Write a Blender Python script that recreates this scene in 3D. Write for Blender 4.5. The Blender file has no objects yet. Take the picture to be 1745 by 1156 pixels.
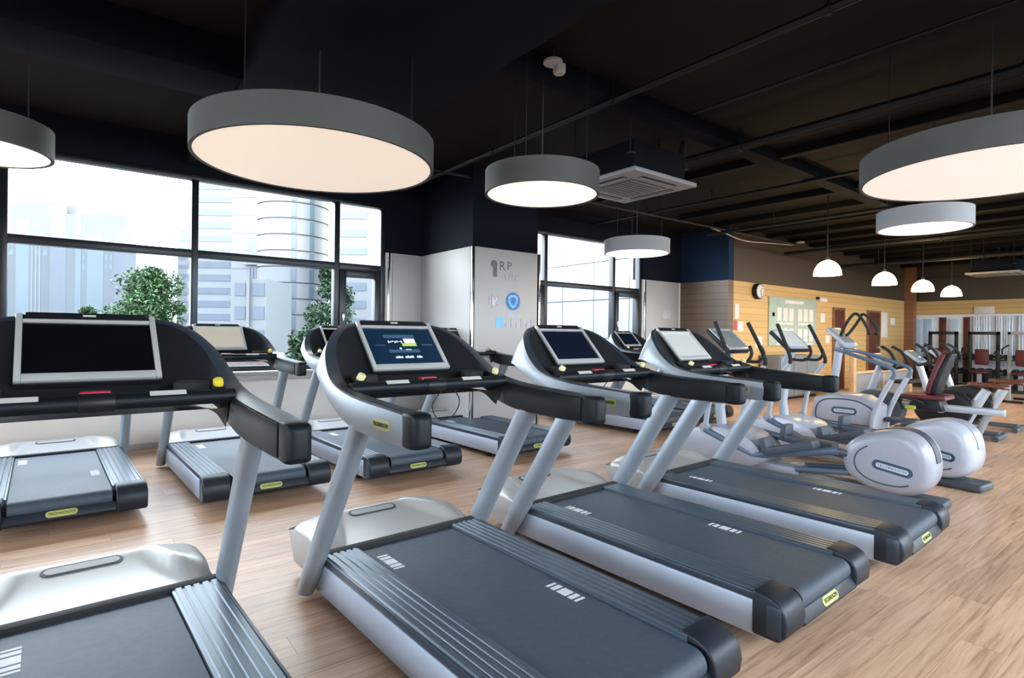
import bpy, bmesh, math, random
from mathutils import Vector, Matrix
random.seed(7)
scene = bpy.context.scene
C = scene.collection
PI = math.pi

# ------------------------------------------------------------------ camera
EYE = 1.36
YAW = math.radians(37.69)
ROLL = math.radians(0.683)
cam_data = bpy.data.cameras.new('camera')
cam_data.sensor_width = 36.0
cam_data.lens = 960.1 / 1745 * 36.0
cam_data.shift_y = -10.0 / 1745
cam_data.clip_start = 0.05
cam_data.clip_end = 600
cam = bpy.data.objects.new('camera', cam_data)
C.objects.link(cam)
cam.matrix_world = (Matrix.Translation((0, 0, EYE)) @ Matrix.Rotation(-YAW, 4, 'Z')
                    @ Matrix.Rotation(PI / 2, 4, 'X') @ Matrix.Rotation(ROLL, 4, 'Z'))
scene.camera = cam

# ------------------------------------------------------------------ sky and exposure
SKY = 9.0
world = bpy.data.worlds.new('overcast_sky')
scene.world = world
world.use_nodes = True
wn = world.node_tree.nodes
wn.clear()
wo = wn.new('ShaderNodeOutputWorld')
wb = wn.new('ShaderNodeBackground')
wb.inputs['Color'].default_value = (0.86, 0.94, 1.0, 1)
wb.inputs['Strength'].default_value = SKY
world.node_tree.links.new(wb.outputs[0], wo.inputs[0])
scene.view_settings.view_transform = 'Standard'
scene.view_settings.look = 'None'
scene.view_settings.gamma = 1.0
scene.view_settings.use_curve_mapping = False
scene.view_settings.exposure = 1.02
scene.cycles.use_denoising = True
scene.cycles.max_bounces = 10
scene.cycles.diffuse_bounces = 5
scene.cycles.transparent_max_bounces = 12
scene.cycles.sample_clamp_indirect = 6.0
scene.cycles.caustics_reflective = False
scene.cycles.caustics_refractive = False

# ------------------------------------------------------------------ materials
MATS = {}
def mat(name, col, rough=0.5, metal=0.0, vary=0.06, scale=6.0, bump=0.0, emit=None, strength=1.0, coat=0.0, spec=0.5):
    """plain procedural material: noise-varied colour, optional fine bump"""
    m = bpy.data.materials.new(name)
    m.use_nodes = True
    nt = m.node_tree
    b = nt.nodes['Principled BSDF']
    tc = nt.nodes.new('ShaderNodeTexCoord')
    nz = nt.nodes.new('ShaderNodeTexNoise')
    nz.inputs['Scale'].default_value = scale
    nz.inputs['Detail'].default_value = 4
    nt.links.new(tc.outputs['Object'], nz.inputs['Vector'])
    rmp = nt.nodes.new('ShaderNodeValToRGB')
    rmp.color_ramp.elements[0].position = 0.3
    rmp.color_ramp.elements[1].position = 0.7
    rmp.color_ramp.elements[0].color = (*[c * (1 - vary) for c in col], 1)
    rmp.color_ramp.elements[1].color = (*[min(1, c * (1 + vary)) for c in col], 1)
    nt.links.new(nz.outputs['Fac'], rmp.inputs['Fac'])
    nt.links.new(rmp.outputs['Color'], b.inputs['Base Color'])
    b.inputs['Roughness'].default_value = rough
    b.inputs['Metallic'].default_value = metal
    b.inputs['Specular IOR Level'].default_value = spec
    if coat:
        b.inputs['Coat Weight'].default_value = coat
        b.inputs['Coat Roughness'].default_value = 0.1
    if bump:
        n2 = nt.nodes.new('ShaderNodeTexNoise')
        n2.inputs['Scale'].default_value = scale * 25
        nt.links.new(tc.outputs['Object'], n2.inputs['Vector'])
        bp = nt.nodes.new('ShaderNodeBump')
        bp.inputs['Strength'].default_value = bump
        bp.inputs['Distance'].default_value = 0.002
        nt.links.new(n2.outputs['Fac'], bp.inputs['Height'])
        nt.links.new(bp.outputs['Normal'], b.inputs['Normal'])
    if emit:
        b.inputs['Emission Color'].default_value = (*emit, 1)
        b.inputs['Emission Strength'].default_value = strength
    MATS[name] = m
    return m

def brushed(name, col, rough, metal, axis, scale=60):
    """metal or wood grain stretched along one object axis"""
    m = mat(name, col, rough, metal, 0.12, 4)
    nt = m.node_tree
    mp = nt.nodes.new('ShaderNodeMapping')
    s = [scale] * 3
    s[axis] = 1.5
    mp.inputs['Scale'].default_value = s
    tc = [n for n in nt.nodes if n.type == 'TEX_COORD'][0]
    nz = [n for n in nt.nodes if n.type == 'TEX_NOISE'][0]
    nz.inputs['Scale'].default_value = 1.0
    nt.links.new(tc.outputs['Object'], mp.inputs['Vector'])
    nt.links.new(mp.outputs['Vector'], nz.inputs['Vector'])
    return m

mat('silver', (0.29, 0.32, 0.36), 0.40, 0.3, 0.04)
mat('silver_light', (0.62, 0.64, 0.68), 0.3, 0.25, 0.03)
mat('hood', (0.42, 0.41, 0.41), 0.34, 0.15, 0.02)
mat('skirt', (0.42, 0.47, 0.57), 0.42, 0.2, 0.03)
mat('post', (0.27, 0.305, 0.35), 0.38, 0.3, 0.05)
mat('black_plastic', (0.009, 0.010, 0.013), 0.45, 0, 0.1, 20, 0.15, spec=0.35)
mat('dish', (0.010, 0.011, 0.014), 0.5, 0, 0.1, 20, 0.2, spec=0.3)
mat('arm_dark', (0.005, 0.008, 0.012), 0.48, 0, 0.1, 20, 0.2, spec=0.22)
mat('trim_blue', (0.030, 0.042, 0.062), 0.32, 0.1, 0.06)
mat('cap_blue', (0.014, 0.019, 0.029), 0.42, 0, 0.1, 15, 0.15, spec=0.35)
mat('belt', (0.048, 0.070, 0.098), 0.5, 0, 0.12, 30, 0.5)
brushed('rail', (0.085, 0.115, 0.150), 0.34, 0.3, 1, 24)
mat('rubber', (0.012, 0.012, 0.013), 0.8)
mat('white_mark', (0.75, 0.74, 0.76), 0.6)
mat('logo_yellow', (0.46, 0.48, 0.13), 0.45)
mat('logo_black', (0.02, 0.02, 0.01), 0.5)
mat('red_button', (0.62, 0.02, 0.05), 0.4)
mat('sticker', (0.60, 0.58, 0.55), 0.5)
mat('knob_cream', (0.82, 0.74, 0.40), 0.4)
mat('knob_yellow', (0.82, 0.62, 0.05), 0.4)
mat('bezel', (0.60, 0.59, 0.58), 0.3, 0.3, 0.03)
mat('screen_black', (0.004, 0.004, 0.006), 0.16, 0, 0.1)
mat('screen_navy', (0.006, 0.010, 0.022), 0.2, 0, 0.1)
mat('screen_blue', (0.004, 0.014, 0.03), 0.25, 0, 0.3, 3, 0, (0.006, 0.022, 0.048), 0.3)
mat('screen_pale', (0.42, 0.43, 0.42), 0.25, 0, 0.05, 2, 0, (0.55, 0.56, 0.53), 0.16)  # glare on the treadmill screen, put in as pale colour and glow
mat('screen_beige_glare', (0.45, 0.40, 0.34), 0.25, 0, 0.03, 2, 0, (0.70, 0.60, 0.48), 0.16)  # reflected lamp on the screen, painted as beige colour and glow
mat('screen_grey', (0.16, 0.18, 0.18), 0.2, 0, 0.15, 4, 0, (0.2, 0.22, 0.22), 0.15)
mat('ui_white', (0.7, 0.7, 0.75), 0.4, 0, 0.02, 5, 0, (0.75, 0.78, 0.85), 0.3)
mat('ui_green', (0.3, 0.4, 0.05), 0.4, 0, 0.02, 5, 0, (0.45, 0.55, 0.12), 0.3)
mat('ui_dim', (0.03, 0.06, 0.11), 0.4, 0, 0.02, 5, 0, (0.04, 0.08, 0.15), 0.3)
mat('cord', (0.02, 0.02, 0.025), 0.6)
mat('chrome', (0.75, 0.76, 0.78), 0.15, 1.0, 0.02)
mat('tube_white', (0.40, 0.43, 0.49), 0.3, 0.15, 0.03)
mat('tube_blue', (0.10, 0.14, 0.21), 0.4, 0.1, 0.05)
mat('shell_grey', (0.34, 0.35, 0.41), 0.34, 0.1, 0.03)
mat('shell_white', (0.45, 0.48, 0.57), 0.3, 0.1, 0.03)
mat('groove', (0.05, 0.055, 0.075), 0.5)
mat('badge_blue', (0.03, 0.065, 0.12), 0.4)
mat('badge_pale', (0.60, 0.66, 0.70), 0.4)
mat('foot_grey', (0.06, 0.07, 0.085), 0.5)
mat('pedal', (0.05, 0.065, 0.09), 0.55)
mat('red_pad', (0.095, 0.009, 0.016), 0.5, 0, 0.1)
mat('brown_pad', (0.14, 0.045, 0.025), 0.5, 0, 0.1)
mat('lime', (0.45, 0.50, 0.06), 0.5)
mat('white_panel', (0.46, 0.435, 0.425), 0.45, 0, 0.03, 1.2)
mat('white_wall', (0.78, 0.74, 0.69), 0.6, 0, 0.03, 1.5)
mat('navy_wall', (0.0035, 0.006, 0.013), 0.8, 0, 0.12, 2.5, spec=0.15)
mat('navy_window_lit', (0.009, 0.026, 0.060), 0.8, 0, 0.12, 2.5, spec=0.2)  # window light on the return wall, put into a bluer navy
mat('ceiling_black', (0.0095, 0.0082, 0.0075), 0.85, 0, 0.2, 1.0, 0.3, spec=0.15)
mat('beam_black', (0.005, 0.006, 0.010), 0.85, 0, 0.15, 2.0, spec=0.1)
mat('pipe_dark', (0.013, 0.013, 0.014), 0.5, 0.1, 0.1, spec=0.3)
mat('frame_black', (0.010, 0.012, 0.017), 0.35, 0.2, 0.1)
mat('drum_grey', (0.085, 0.088, 0.086), 0.65, 0, 0.03)
mat('drum_white', (0.40, 0.42, 0.46), 0.6, 0, 0.03)
mat('glow_cream', (0.9, 0.85, 0.78), 0.5, 0, 0.02, 2.0, 0, (1.0, 0.86, 0.73), 0.285)
mat('glow_warm', (0.9, 0.87, 0.82), 0.5, 0, 0.02, 2.0, 0, (1.0, 0.87, 0.72), 0.52)
mat('glow_white', (0.9, 0.9, 0.88), 0.5, 0, 0.02, 2.0, 0, (1.0, 0.92, 0.83), 1.6)
mat('glow_soft', (0.9, 0.9, 0.88), 0.5, 0, 0.02, 2.0, 0, (1.0, 0.90, 0.84), 0.31)
mat('glow_dome', (0.9, 0.8, 0.6), 0.4, 0, 0.02, 2.0, 0, (1.0, 0.70, 0.33), 16.0)
mat('ac_white', (0.26, 0.265, 0.28), 0.5, 0, 0.03)
mat('ac_grille', (0.08, 0.08, 0.09), 0.6)
mat('detector', (0.5, 0.48, 0.46), 0.5)
mat('dark_door', (0.10, 0.025, 0.010), 0.45, 0, 0.15)
mat('paper', (0.78, 0.72, 0.66), 0.7)
mat('paper_red', (0.55, 0.10, 0.09), 0.6)
mat('board_green', (0.42, 0.50, 0.40), 0.7)
mat('clock_face', (0.8, 0.78, 0.72), 0.5)
mat('reflection_white', (0.84, 0.85, 0.88), 0.4, 0, 0.04)
mat('reflection_pale', (0.60, 0.68, 0.75), 0.25, 0, 0.06)
mat('reflection_blue', (0.50, 0.66, 0.80), 0.2, 0, 0.06)
mat('curtain_reflection', (0.80, 0.83, 0.87), 0.8, 0, 0.05)
mat('turf', (0.02, 0.06, 0.010), 0.9, 0, 0.3, 40, 0.6)
mat('timber', (0.55, 0.36, 0.20), 0.5, 0, 0.1)
mat('partition_grey', (0.22, 0.23, 0.25), 0.6)
mat('machine_white', (0.34, 0.35, 0.38), 0.4)
mat('iron', (0.02, 0.02, 0.022), 0.4, 0.5)
mat('sign_blue', (0.03, 0.17, 0.42), 0.5)
mat('sign_light', (0.22, 0.52, 0.80), 0.5)
mat('sign_grey', (0.14, 0.13, 0.14), 0.6)
mat('sign_pale', (0.62, 0.60, 0.68), 0.6)
mat('sign_mid', (0.40, 0.38, 0.42), 0.6)
mat('plinth', (0.25, 0.2, 0.16), 0.5)
# outside: pale concrete, glass and leaves
mat('tower_pale', (0.070, 0.079, 0.087), 0.7, 0, 0.05, 0.1)
mat('tower_glass', (0.052, 0.076, 0.092), 0.35, 0, 0.06, 0.1)
mat('tower_lilac', (0.062, 0.070, 0.088), 0.5, 0, 0.05, 0.1)
mat('tower_grey', (0.125, 0.135, 0.15), 0.6, 0, 0.05, 0.1)
mat('tower_band', (0.050, 0.062, 0.082), 0.4, 0, 0.1, 0.2)
mat('tower_white', (0.108, 0.112, 0.116), 0.6, 0, 0.03, 0.1)
mat('tower_joint', (0.075, 0.08, 0.09), 0.6)
mat('facade_white', (0.165, 0.178, 0.188), 0.5, 0, 0.03, 0.3)
mat('ground_out', (0.05, 0.05, 0.05), 0.9)
mat('brick_out', (0.10, 0.075, 0.07), 0.8, 0, 0.3, 2.0)
mat('bark', (0.03, 0.02, 0.015), 0.9)

def leaf_mat(name, c1, c2):
    m = mat(name, c1, 0.6)
    nt = m.node_tree
    r = [n for n in nt.nodes if n.type == 'VALTORGB'][0]
    r.color_ramp.elements[0].color = (*c1, 1)
    r.color_ramp.elements[1].color = (*c2, 1)
    [n for n in nt.nodes if n.type == 'TEX_NOISE'][0].inputs['Scale'].default_value = 2.5
    return m
leaf_mat('leaf_bright', (0.012, 0.036, 0.009), (0.042, 0.090, 0.024))
leaf_mat('leaf_dark', (0.010, 0.028, 0.010), (0.026, 0.055, 0.022))

def glass_mat(name, tint):
    m = bpy.data.materials.new(name)
    m.use_nodes = True
    nt = m.node_tree
    nt.nodes.clear()
    o = nt.nodes.new('ShaderNodeOutputMaterial')
    t = nt.nodes.new('ShaderNodeBsdfTransparent')
    t.inputs[0].default_value = (*tint, 1)
    nt.links.new(t.outputs[0], o.inputs[0])
    MATS[name] = m
glass_mat('glass_clear', (0.96, 0.98, 0.98))
glass_mat('glass_tint', (0.74, 0.77, 0.80))

def wall_boards(name, c1, c2, pitch):
    """horizontal boards: thin darker joints every `pitch` metres, colour varies board by board"""
    m = mat(name, c1, 0.4)
    nt = m.node_tree
    b = nt.nodes['Principled BSDF']
    g = nt.nodes.new('ShaderNodeNewGeometry')
    sx = nt.nodes.new('ShaderNodeSeparateXYZ')
    nt.links.new(g.outputs['Position'], sx.inputs[0])
    dv = nt.nodes.new('ShaderNodeMath'); dv.operation = 'DIVIDE'
    dv.inputs[1].default_value = pitch
    nt.links.new(sx.outputs['Z'], dv.inputs[0])
    fr = nt.nodes.new('ShaderNodeMath'); fr.operation = 'FRACT'
    fl = nt.nodes.new('ShaderNodeMath'); fl.operation = 'FLOOR'
    nt.links.new(dv.outputs[0], fr.inputs[0]); nt.links.new(dv.outputs[0], fl.inputs[0])
    wn_ = nt.nodes.new('ShaderNodeTexWhiteNoise'); wn_.noise_dimensions = '1D'
    nt.links.new(fl.outputs[0], wn_.inputs['W'])
    mp = nt.nodes.new('ShaderNodeMapping'); mp.inputs['Scale'].default_value = (1.2, 1.2, 30)
    nt.links.new(g.outputs['Position'], mp.inputs['Vector'])
    nz = nt.nodes.new('ShaderNodeTexNoise'); nz.inputs['Scale'].default_value = 1.0; nz.inputs['Detail'].default_value = 5
    nt.links.new(mp.outputs[0], nz.inputs['Vector'])
    ad = nt.nodes.new('ShaderNodeMath'); ad.operation = 'ADD'
    nt.links.new(wn_.outputs['Value'], ad.inputs[0]); nt.links.new(nz.outputs['Fac'], ad.inputs[1])
    hf = nt.nodes.new('ShaderNodeMath'); hf.operation = 'MULTIPLY'; hf.inputs[1].default_value = 0.5
    nt.links.new(ad.outputs[0], hf.inputs[0])
    mx = nt.nodes.new('ShaderNodeMix'); mx.data_type = 'RGBA'
    mx.inputs['A'].default_value = (*c1, 1); mx.inputs['B'].default_value = (*c2, 1)
    nt.links.new(hf.outputs[0], mx.inputs['Factor'])
    gt = nt.nodes.new('ShaderNodeMath'); gt.operation = 'GREATER_THAN'; gt.inputs[1].default_value = 0.1
    nt.links.new(fr.outputs[0], gt.inputs[0])
    m2 = nt.nodes.new('ShaderNodeMix'); m2.data_type = 'RGBA'
    m2.inputs['A'].default_value = (*[c * 0.75 for c in c1], 1)
    nt.links.new(gt.outputs[0], m2.inputs['Factor']); nt.links.new(mx.outputs['Result'], m2.inputs['B'])
    nt.links.new(m2.outputs['Result'], b.inputs['Base Color'])
    bp = nt.nodes.new('ShaderNodeBump'); bp.inputs['Strength'].default_value = 0.4; bp.inputs['Distance'].default_value = 0.004
    nt.links.new(gt.outputs[0], bp.inputs['Height']); nt.links.new(bp.outputs[0], b.inputs['Normal'])
    return m
wall_boards('boards_orange', (0.62, 0.37, 0.13), (0.72, 0.46, 0.19), 0.14)
wall_boards('boards_brown', (0.13, 0.085, 0.06), (0.17, 0.11, 0.08), 0.14)
wall_boards('boards_dark', (0.055, 0.040, 0.027), (0.07, 0.052, 0.035), 0.8)
wall_boards('boards_column', (0.22, 0.09, 0.035), (0.28, 0.12, 0.05), 0.14)

PL_L, PL_W, PL_X, PL_Y = 1.35, 0.165, -8.0, -6.0
def floor_mat():
    m = bpy.data.materials.new('oak_planks')
    m.use_nodes = True
    nt = m.node_tree
    b = nt.nodes['Principled BSDF']
    N, L = nt.nodes.new, nt.links.new
    g = N('ShaderNodeNewGeometry')
    oi = N('ShaderNodeSeparateXYZ'); L(g.outputs['Position'], oi.inputs[0])
    def math_(op, a, bv):
        n = N('ShaderNodeMath'); n.operation = op
        for i, v in enumerate((a, bv)):
            if v is None: continue
            if isinstance(v, (int, float)): n.inputs[i].default_value = v
            else: L(v, n.inputs[i])
        return n.outputs[0]
    row = math_('FLOOR', math_('DIVIDE', math_('SUBTRACT', oi.outputs['Y'], PL_Y), PL_W), None)
    off = math_('MULTIPLY', math_('FRACT', math_('MULTIPLY', row, 0.381966), None), PL_L)
    colm = math_('FLOOR', math_('DIVIDE', math_('SUBTRACT', math_('SUBTRACT', oi.outputs['X'], PL_X), off), PL_L), None)
    cb = N('ShaderNodeCombineXYZ'); L(row, cb.inputs[0]); L(colm, cb.inputs[1])
    w = N('ShaderNodeTexWhiteNoise'); w.noise_dimensions = '2D'; L(cb.outputs[0], w.inputs['Vector'])
    mp = N('ShaderNodeMapping'); mp.inputs['Scale'].default_value = (1.3, 26, 1)
    va = N('ShaderNodeVectorMath'); va.operation = 'ADD'
    vs = N('ShaderNodeVectorMath'); vs.operation = 'SCALE'; vs.inputs['Scale'].default_value = 9.0
    L(w.outputs['Color'], vs.inputs[0]); L(g.outputs['Position'], va.inputs[0]); L(vs.outputs[0], va.inputs[1])
    L(va.outputs[0], mp.inputs['Vector'])
    nz = N('ShaderNodeTexNoise'); nz.inputs['Scale'].default_value = 1.6; nz.inputs['Detail'].default_value = 7
    nz.inputs['Roughness'].default_value = 0.62; nz.inputs['Distortion'].default_value = 0.6
    L(mp.outputs[0], nz.inputs['Vector'])
    rp = N('ShaderNodeValToRGB')
    e = rp.color_ramp.elements
    e[0].position = 0.28; e[0].color = (0.37, 0.195, 0.120, 1)
    e[1].position = 0.72; e[1].color = (0.80, 0.54, 0.38, 1)
    k = e.new(0.5); k.color = (0.68, 0.425, 0.285, 1)
    L(nz.outputs['Fac'], rp.inputs['Fac'])
    hv = N('ShaderNodeHueSaturation')
    L(rp.outputs['Color'], hv.inputs['Color'])
    val = math_('ADD', math_('MULTIPLY', w.outputs['Value'], 0.24), 0.88)
    L(val, hv.inputs['Value'])
    L(hv.outputs['Color'], b.inputs['Base Color'])
    rr = N('ShaderNodeMapRange'); rr.inputs['To Min'].default_value = 0.30; rr.inputs['To Max'].default_value = 0.46
    L(nz.outputs['Fac'], rr.inputs['Value']); L(rr.outputs[0], b.inputs['Roughness'])
    b.inputs['Specular IOR Level'].default_value = 0.5
    bp = N('ShaderNodeBump'); bp.inputs['Strength'].default_value = 0.12; bp.inputs['Distance'].default_value = 0.003
    L(nz.outputs['Fac'], bp.inputs['Height']); L(bp.outputs[0], b.inputs['Normal'])
    MATS['oak_planks'] = m
floor_mat()

# ------------------------------------------------------------------ mesh helpers
def V(*a): return Vector(a)
class MB:
    def __init__(s): s.v = []; s.f = []
    def add(s, vs, fs):
        o = len(s.v); s.v += [tuple(p) for p in vs]; s.f += [tuple(i + o for i in f) for f in fs]; return s
    def box(s, c, d, rot=None):
        pts = [V(sx * d[0] / 2, sy * d[1] / 2, sz * d[2] / 2) for sx in (-1, 1) for sy in (-1, 1) for sz in (-1, 1)]
        if rot: pts = [rot @ p for p in pts]
        return s.add([p + V(*c) for p in pts], [(0, 1, 3, 2), (4, 6, 7, 5), (0, 4, 5, 1), (2, 3, 7, 6), (0, 2, 6, 4), (1, 5, 7, 3)])
    def rng(s, x0, x1, y0, y1, z0, z1):
        return s.box(((x0 + x1) / 2, (y0 + y1) / 2, (z0 + z1) / 2), (x1 - x0, y1 - y0, z1 - z0))
    def loft(s, rings, closed=True, cap=True):
        n = len(rings[0]); vs = [p for r in rings for p in r]; fs = []
        for i in range(len(rings) - 1):
            for j in range(n if closed else n - 1):
                k = (j + 1) % n
                fs.append((i * n + j, i * n + k, (i + 1) * n + k, (i + 1) * n + j))
        if cap and closed:
            fs.append(tuple(range(n - 1, -1, -1))); fs.append(tuple((len(rings) - 1) * n + j for j in range(n)))
        return s.add(vs, fs)
    def tube(s, path, r, n=10, r2=None, flat=None):
        """round (or, with flat=(a,b), elliptical) tube along a path; r may be a list"""
        path = [V(*p) for p in path]; rings = []
        up = None
        for i, p in enumerate(path):
            t = (path[min(i + 1, len(path) - 1)] - path[max(i - 1, 0)]).normalized()
            if up is None:
                up = V(1, 0, 0) if abs(t.x) < 0.9 else V(0, 0, 1)
            a = (up - t * up.dot(t)).normalized(); up = a
            b = t.cross(a)
            rr = r[i] if isinstance(r, (list, tuple)) else r
            ra, rb = (rr, rr) if flat is None else (flat[0], flat[1])
            rings.append([p + a * (ra * math.cos(2 * PI * j / n)) + b * (rb * math.sin(2 * PI * j / n)) for j in range(n)])
        return s.loft(rings)
    def prism(s, poly, x0, x1):
        """polygon in (y, z) extruded along x"""
        return s.loft([[(x0, y, z) for y, z in poly], [(x1, y, z) for y, z in poly]])
    def prism_z(s, poly, z0, z1):
        return s.loft([[(x, y, z0) for x, y in poly], [(x, y, z1) for x, y in poly]])
    def lathe(s, prof, c=(0, 0, 0), n=32, cap=True):
        """profile of (radius, z) round the z axis"""
        return s.loft([[(c[0] + r * math.cos(2 * PI * j / n), c[1] + r * math.sin(2 * PI * j / n), c[2] + z) for j in range(n)] for r, z in prof], True, cap)
    def cyl(s, c, axis, r, l, n=20):
        a = {'x': V(1, 0, 0), 'y': V(0, 1, 0), 'z': V(0, 0, 1)}[axis] if isinstance(axis, str) else V(*axis).normalized()
        c = V(*c); return s.tube([c - a * l / 2, c + a * l / 2], r, n)
    def mesh(s, name, material, bevel=0, seg=2, angle=35, smooth=True):
        me = bpy.data.meshes.new(name)
        me.from_pydata(s.v, [], s.f); me.update()
        bm = bmesh.new(); bm.from_mesh(me)
        bmesh.ops.recalc_face_normals(bm, faces=bm.faces)
        if bevel:
            ed = [e for e in bm.edges if len(e.link_faces) == 2 and e.calc_face_angle(0) > math.radians(40)]
            if ed: bmesh.ops.bevel(bm, geom=ed, offset=bevel, segments=seg, profile=0.5, affect='EDGES', clamp_overlap=True)
        bm.to_mesh(me); bm.free()
        if smooth:
            me.shade_smooth(); me.set_sharp_from_angle(angle=math.radians(angle))
        me.materials.append(MATS[material])
        return me
    def build(s, name, material, parent=None, bevel=0, seg=2, angle=35, smooth=True):
        return link(name, s.mesh(name, material, bevel, seg, angle, smooth), parent)

def link(name, data, parent=None):
    o = bpy.data.objects.new(name, data); C.objects.link(o)
    if parent is not None: o.parent = parent
    return o
def tag(o, label, cat, group=None):
    o['label'] = label; o['category'] = cat
    if group: o['group'] = group
    return o
def thing(name, label, cat, loc=(0, 0, 0), rz=0, group=None):
    o = link(name, None); o.location = loc; o.rotation_euler = (0, 0, rz)
    return tag(o, label, cat, group)
def struct(o, label=None, cat=None):
    o['kind'] = 'structure'
    if label: o['label'] = label
    if cat: o['category'] = cat
    return o
def copy_tree(o, parent=None):
    c = o.copy(); C.objects.link(c); c.parent = parent
    for ch in [k for k in KIDS.get(o.name, [])]: copy_tree(ch, c)
    return c
KIDS = {}
def freeze_kids():
    KIDS.clear()
    for o in bpy.data.objects:
        if o.parent: KIDS.setdefault(o.parent.name, []).append(o)
def crom(pts, sub):
    """Catmull-Rom through points (each a list of vectors or one vector)"""
    out = []; n = len(pts)
    P = lambda i: pts[max(0, min(n - 1, i))]
    for i in range(n - 1):
        for k in range(sub):
            t = k / sub
            p0, p1, p2, p3 = (V(*P(i - 1)), V(*P(i)), V(*P(i + 1)), V(*P(i + 2)))
            out.append(0.5 * ((2 * p1) + (p2 - p0) * t + (2 * p0 - 5 * p1 + 4 * p2 - p3) * t * t + (3 * p1 - p0 - 3 * p2 + p3) * t ** 3))
    out.append(V(*pts[-1])); return out
TEXTS = {}
def text_mesh(body, size, material, depth=0.001):
    """lettering lying in the local xz plane, facing -y, centred"""
    key = (body, size, material)
    if key in TEXTS: return TEXTS[key]
    cu = bpy.data.curves.new('lettering', 'FONT')
    cu.body = body; cu.size = size; cu.extrude = depth; cu.align_x = 'CENTER'; cu.align_y = 'CENTER'; cu.resolution_u = 2
    to = bpy.data.objects.new('lettering', cu); C.objects.link(to)
    dg = bpy.context.evaluated_depsgraph_get()
    me = bpy.data.meshes.new_from_object(to.evaluated_get(dg))
    bpy.data.objects.remove(to); bpy.data.curves.remove(cu)
    me.transform(Matrix.Rotation(PI / 2, 4, 'X'))
    me.materials.clear(); me.materials.append(MATS[material])
    TEXTS[key] = me
    return me
def capsule(w, h, n=8):
    """rounded bar outline in (x, z)"""
    r = h / 2; out = []
    for k in range(n + 1):
        a = -PI / 2 + PI * k / n; out.append((w / 2 - r + r * math.cos(a), r * math.sin(a)))
    for k in range(n + 1):
        a = PI / 2 + PI * k / n; out.append((-w / 2 + r + r * math.cos(a), r * math.sin(a)))
    return out
def plate_xz(mb, outline, y0, y1):
    return mb.loft([[(x, y0, z) for x, z in outline], [(x, y1, z) for x, z in outline]])
# ================================================================== the setting
X0, X1, Y0, YW, HC = -7.0, 21.0, -3.4, 7.55, 3.6
YC, XC = 6.4, 10.5           # clock wall plane and where it starts
SILL, HEAD, TR0, TR1, WT = 0.85, 3.19, 2.214, 2.303, 2.5

# floor: slab and planks
floor = struct(MB().rng(X0, X1, Y0, YW + 0.2, -0.12, -0.014).build('floor', 'plinth', smooth=False))
plank_mesh = MB().rng(0.0008, PL_L - 0.0008, 0.0006, PL_W - 0.0006, -0.014, 0).mesh('plank', 'oak_planks', smooth=False)
def seen_size(x, y):
    """rough size of a plank in view from the doorway side of the room"""
    z = x * math.sin(YAW) + y * math.cos(YAW); u = x * math.cos(YAW) - y * math.sin(YAW)
    if z < 1.2 or abs(u / z) > 0.98: return 0
    if EYE / z * 960 > 640: return 0
    return 1.0 / z ** 2
planks = []
row = 0
y = PL_Y
while y < YW:
    off = (row * 0.381966) % 1.0 * PL_L
    k = -1
    while True:
        x = PL_X + off + k * PL_L
        if x > X1: break
        if x + PL_L > X0 and y + PL_W > Y0: planks.append((x, y, seen_size(x + PL_L / 2, y + PL_W / 2)))
        k += 1
    y += PL_W; row += 1
planks.sort(key=lambda p: -p[2])
rest = MB()
for i, (x, y, s) in enumerate(planks):
    xa, xb = max(x, X0), min(x + PL_L, X1)
    ya, yb = max(y, Y0), min(y + PL_W, YW)
    if i < 300 and s > 0 and xb - xa > PL_L - 0.01 and yb - ya > PL_W - 0.01:
        o = link('plank', plank_mesh, floor); o.location = (x, y, 0)
    elif yb - ya > 0.01 and xb - xa > 0.01:
        rest.rng(xa + 0.0008, xb - 0.0008, ya + 0.0006, yb - 0.0006, -0.014, 0)
rp_ = rest.build('planks', 'oak_planks', floor, smooth=False); rp_['kind'] = 'stuff'

# window wall
wf = struct(MB().rng(X0, XC + 0.2, YW, YW + 0.25, 0, SILL - 0.04)
            .rng(3.52, 6.0, YW, YW + 0.25, SILL - 0.04, WT).rng(9.21, XC + 0.2, YW, YW + 0.25, SILL - 0.04, WT)
            .rng(X0, X0 + 0.4, YW, YW + 0.25, SILL - 0.04, WT).build('wall_front', 'white_wall', smooth=False))
MB().rng(X0, XC + 0.2, YW, YW + 0.25, HEAD, HC).rng(3.52, 6.0, YW, YW + 0.25, WT, HEAD).rng(9.21, XC + 0.2, YW, YW + 0.25, WT, HEAD) \
    .rng(X0, X0 + 0.4, YW, YW + 0.25, WT, HEAD).build('upper_band', 'navy_wall', wf, smooth=False)
MB().rng(9.32, 10.42, YW - 0.02, YW, 0.1, WT - 0.01).build('panel', 'white_panel', wf, 0.004)
MB().rng(3.62, 4.08, YW - 0.02, YW, 0.1, WT - 0.01).build('panel', 'white_panel', wf, 0.004)
for x in (3.56, 9.27):
    MB().rng(x - 0.02, x + 0.02, YW - 0.03, YW, 0.85, WT).build('steel_strip', 'chrome', wf, 0.004)
for i, (xa, xb) in enumerate(((X0 + 0.4, 3.52), (6.0, 9.21))):
    t = struct(MB().rng(xa, xb, YW - 0.16, YW + 0.1, SILL - 0.045, SILL).build('trim_%d' % (i + 1), 'white_panel', None, 0.008))
    MB().rng(xa, xb, YW - 0.16, YW - 0.13, SILL - 0.10, SILL - 0.045).build('lip', 'white_panel', t, 0.004)
bb = struct(MB().rng(X0, 4.05, YW - 0.015, YW, 0, 0.07).rng(5.3, XC, YW - 0.015, YW, 0, 0.07).build('baseboard_front', 'white_panel', None, 0.003))

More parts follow.
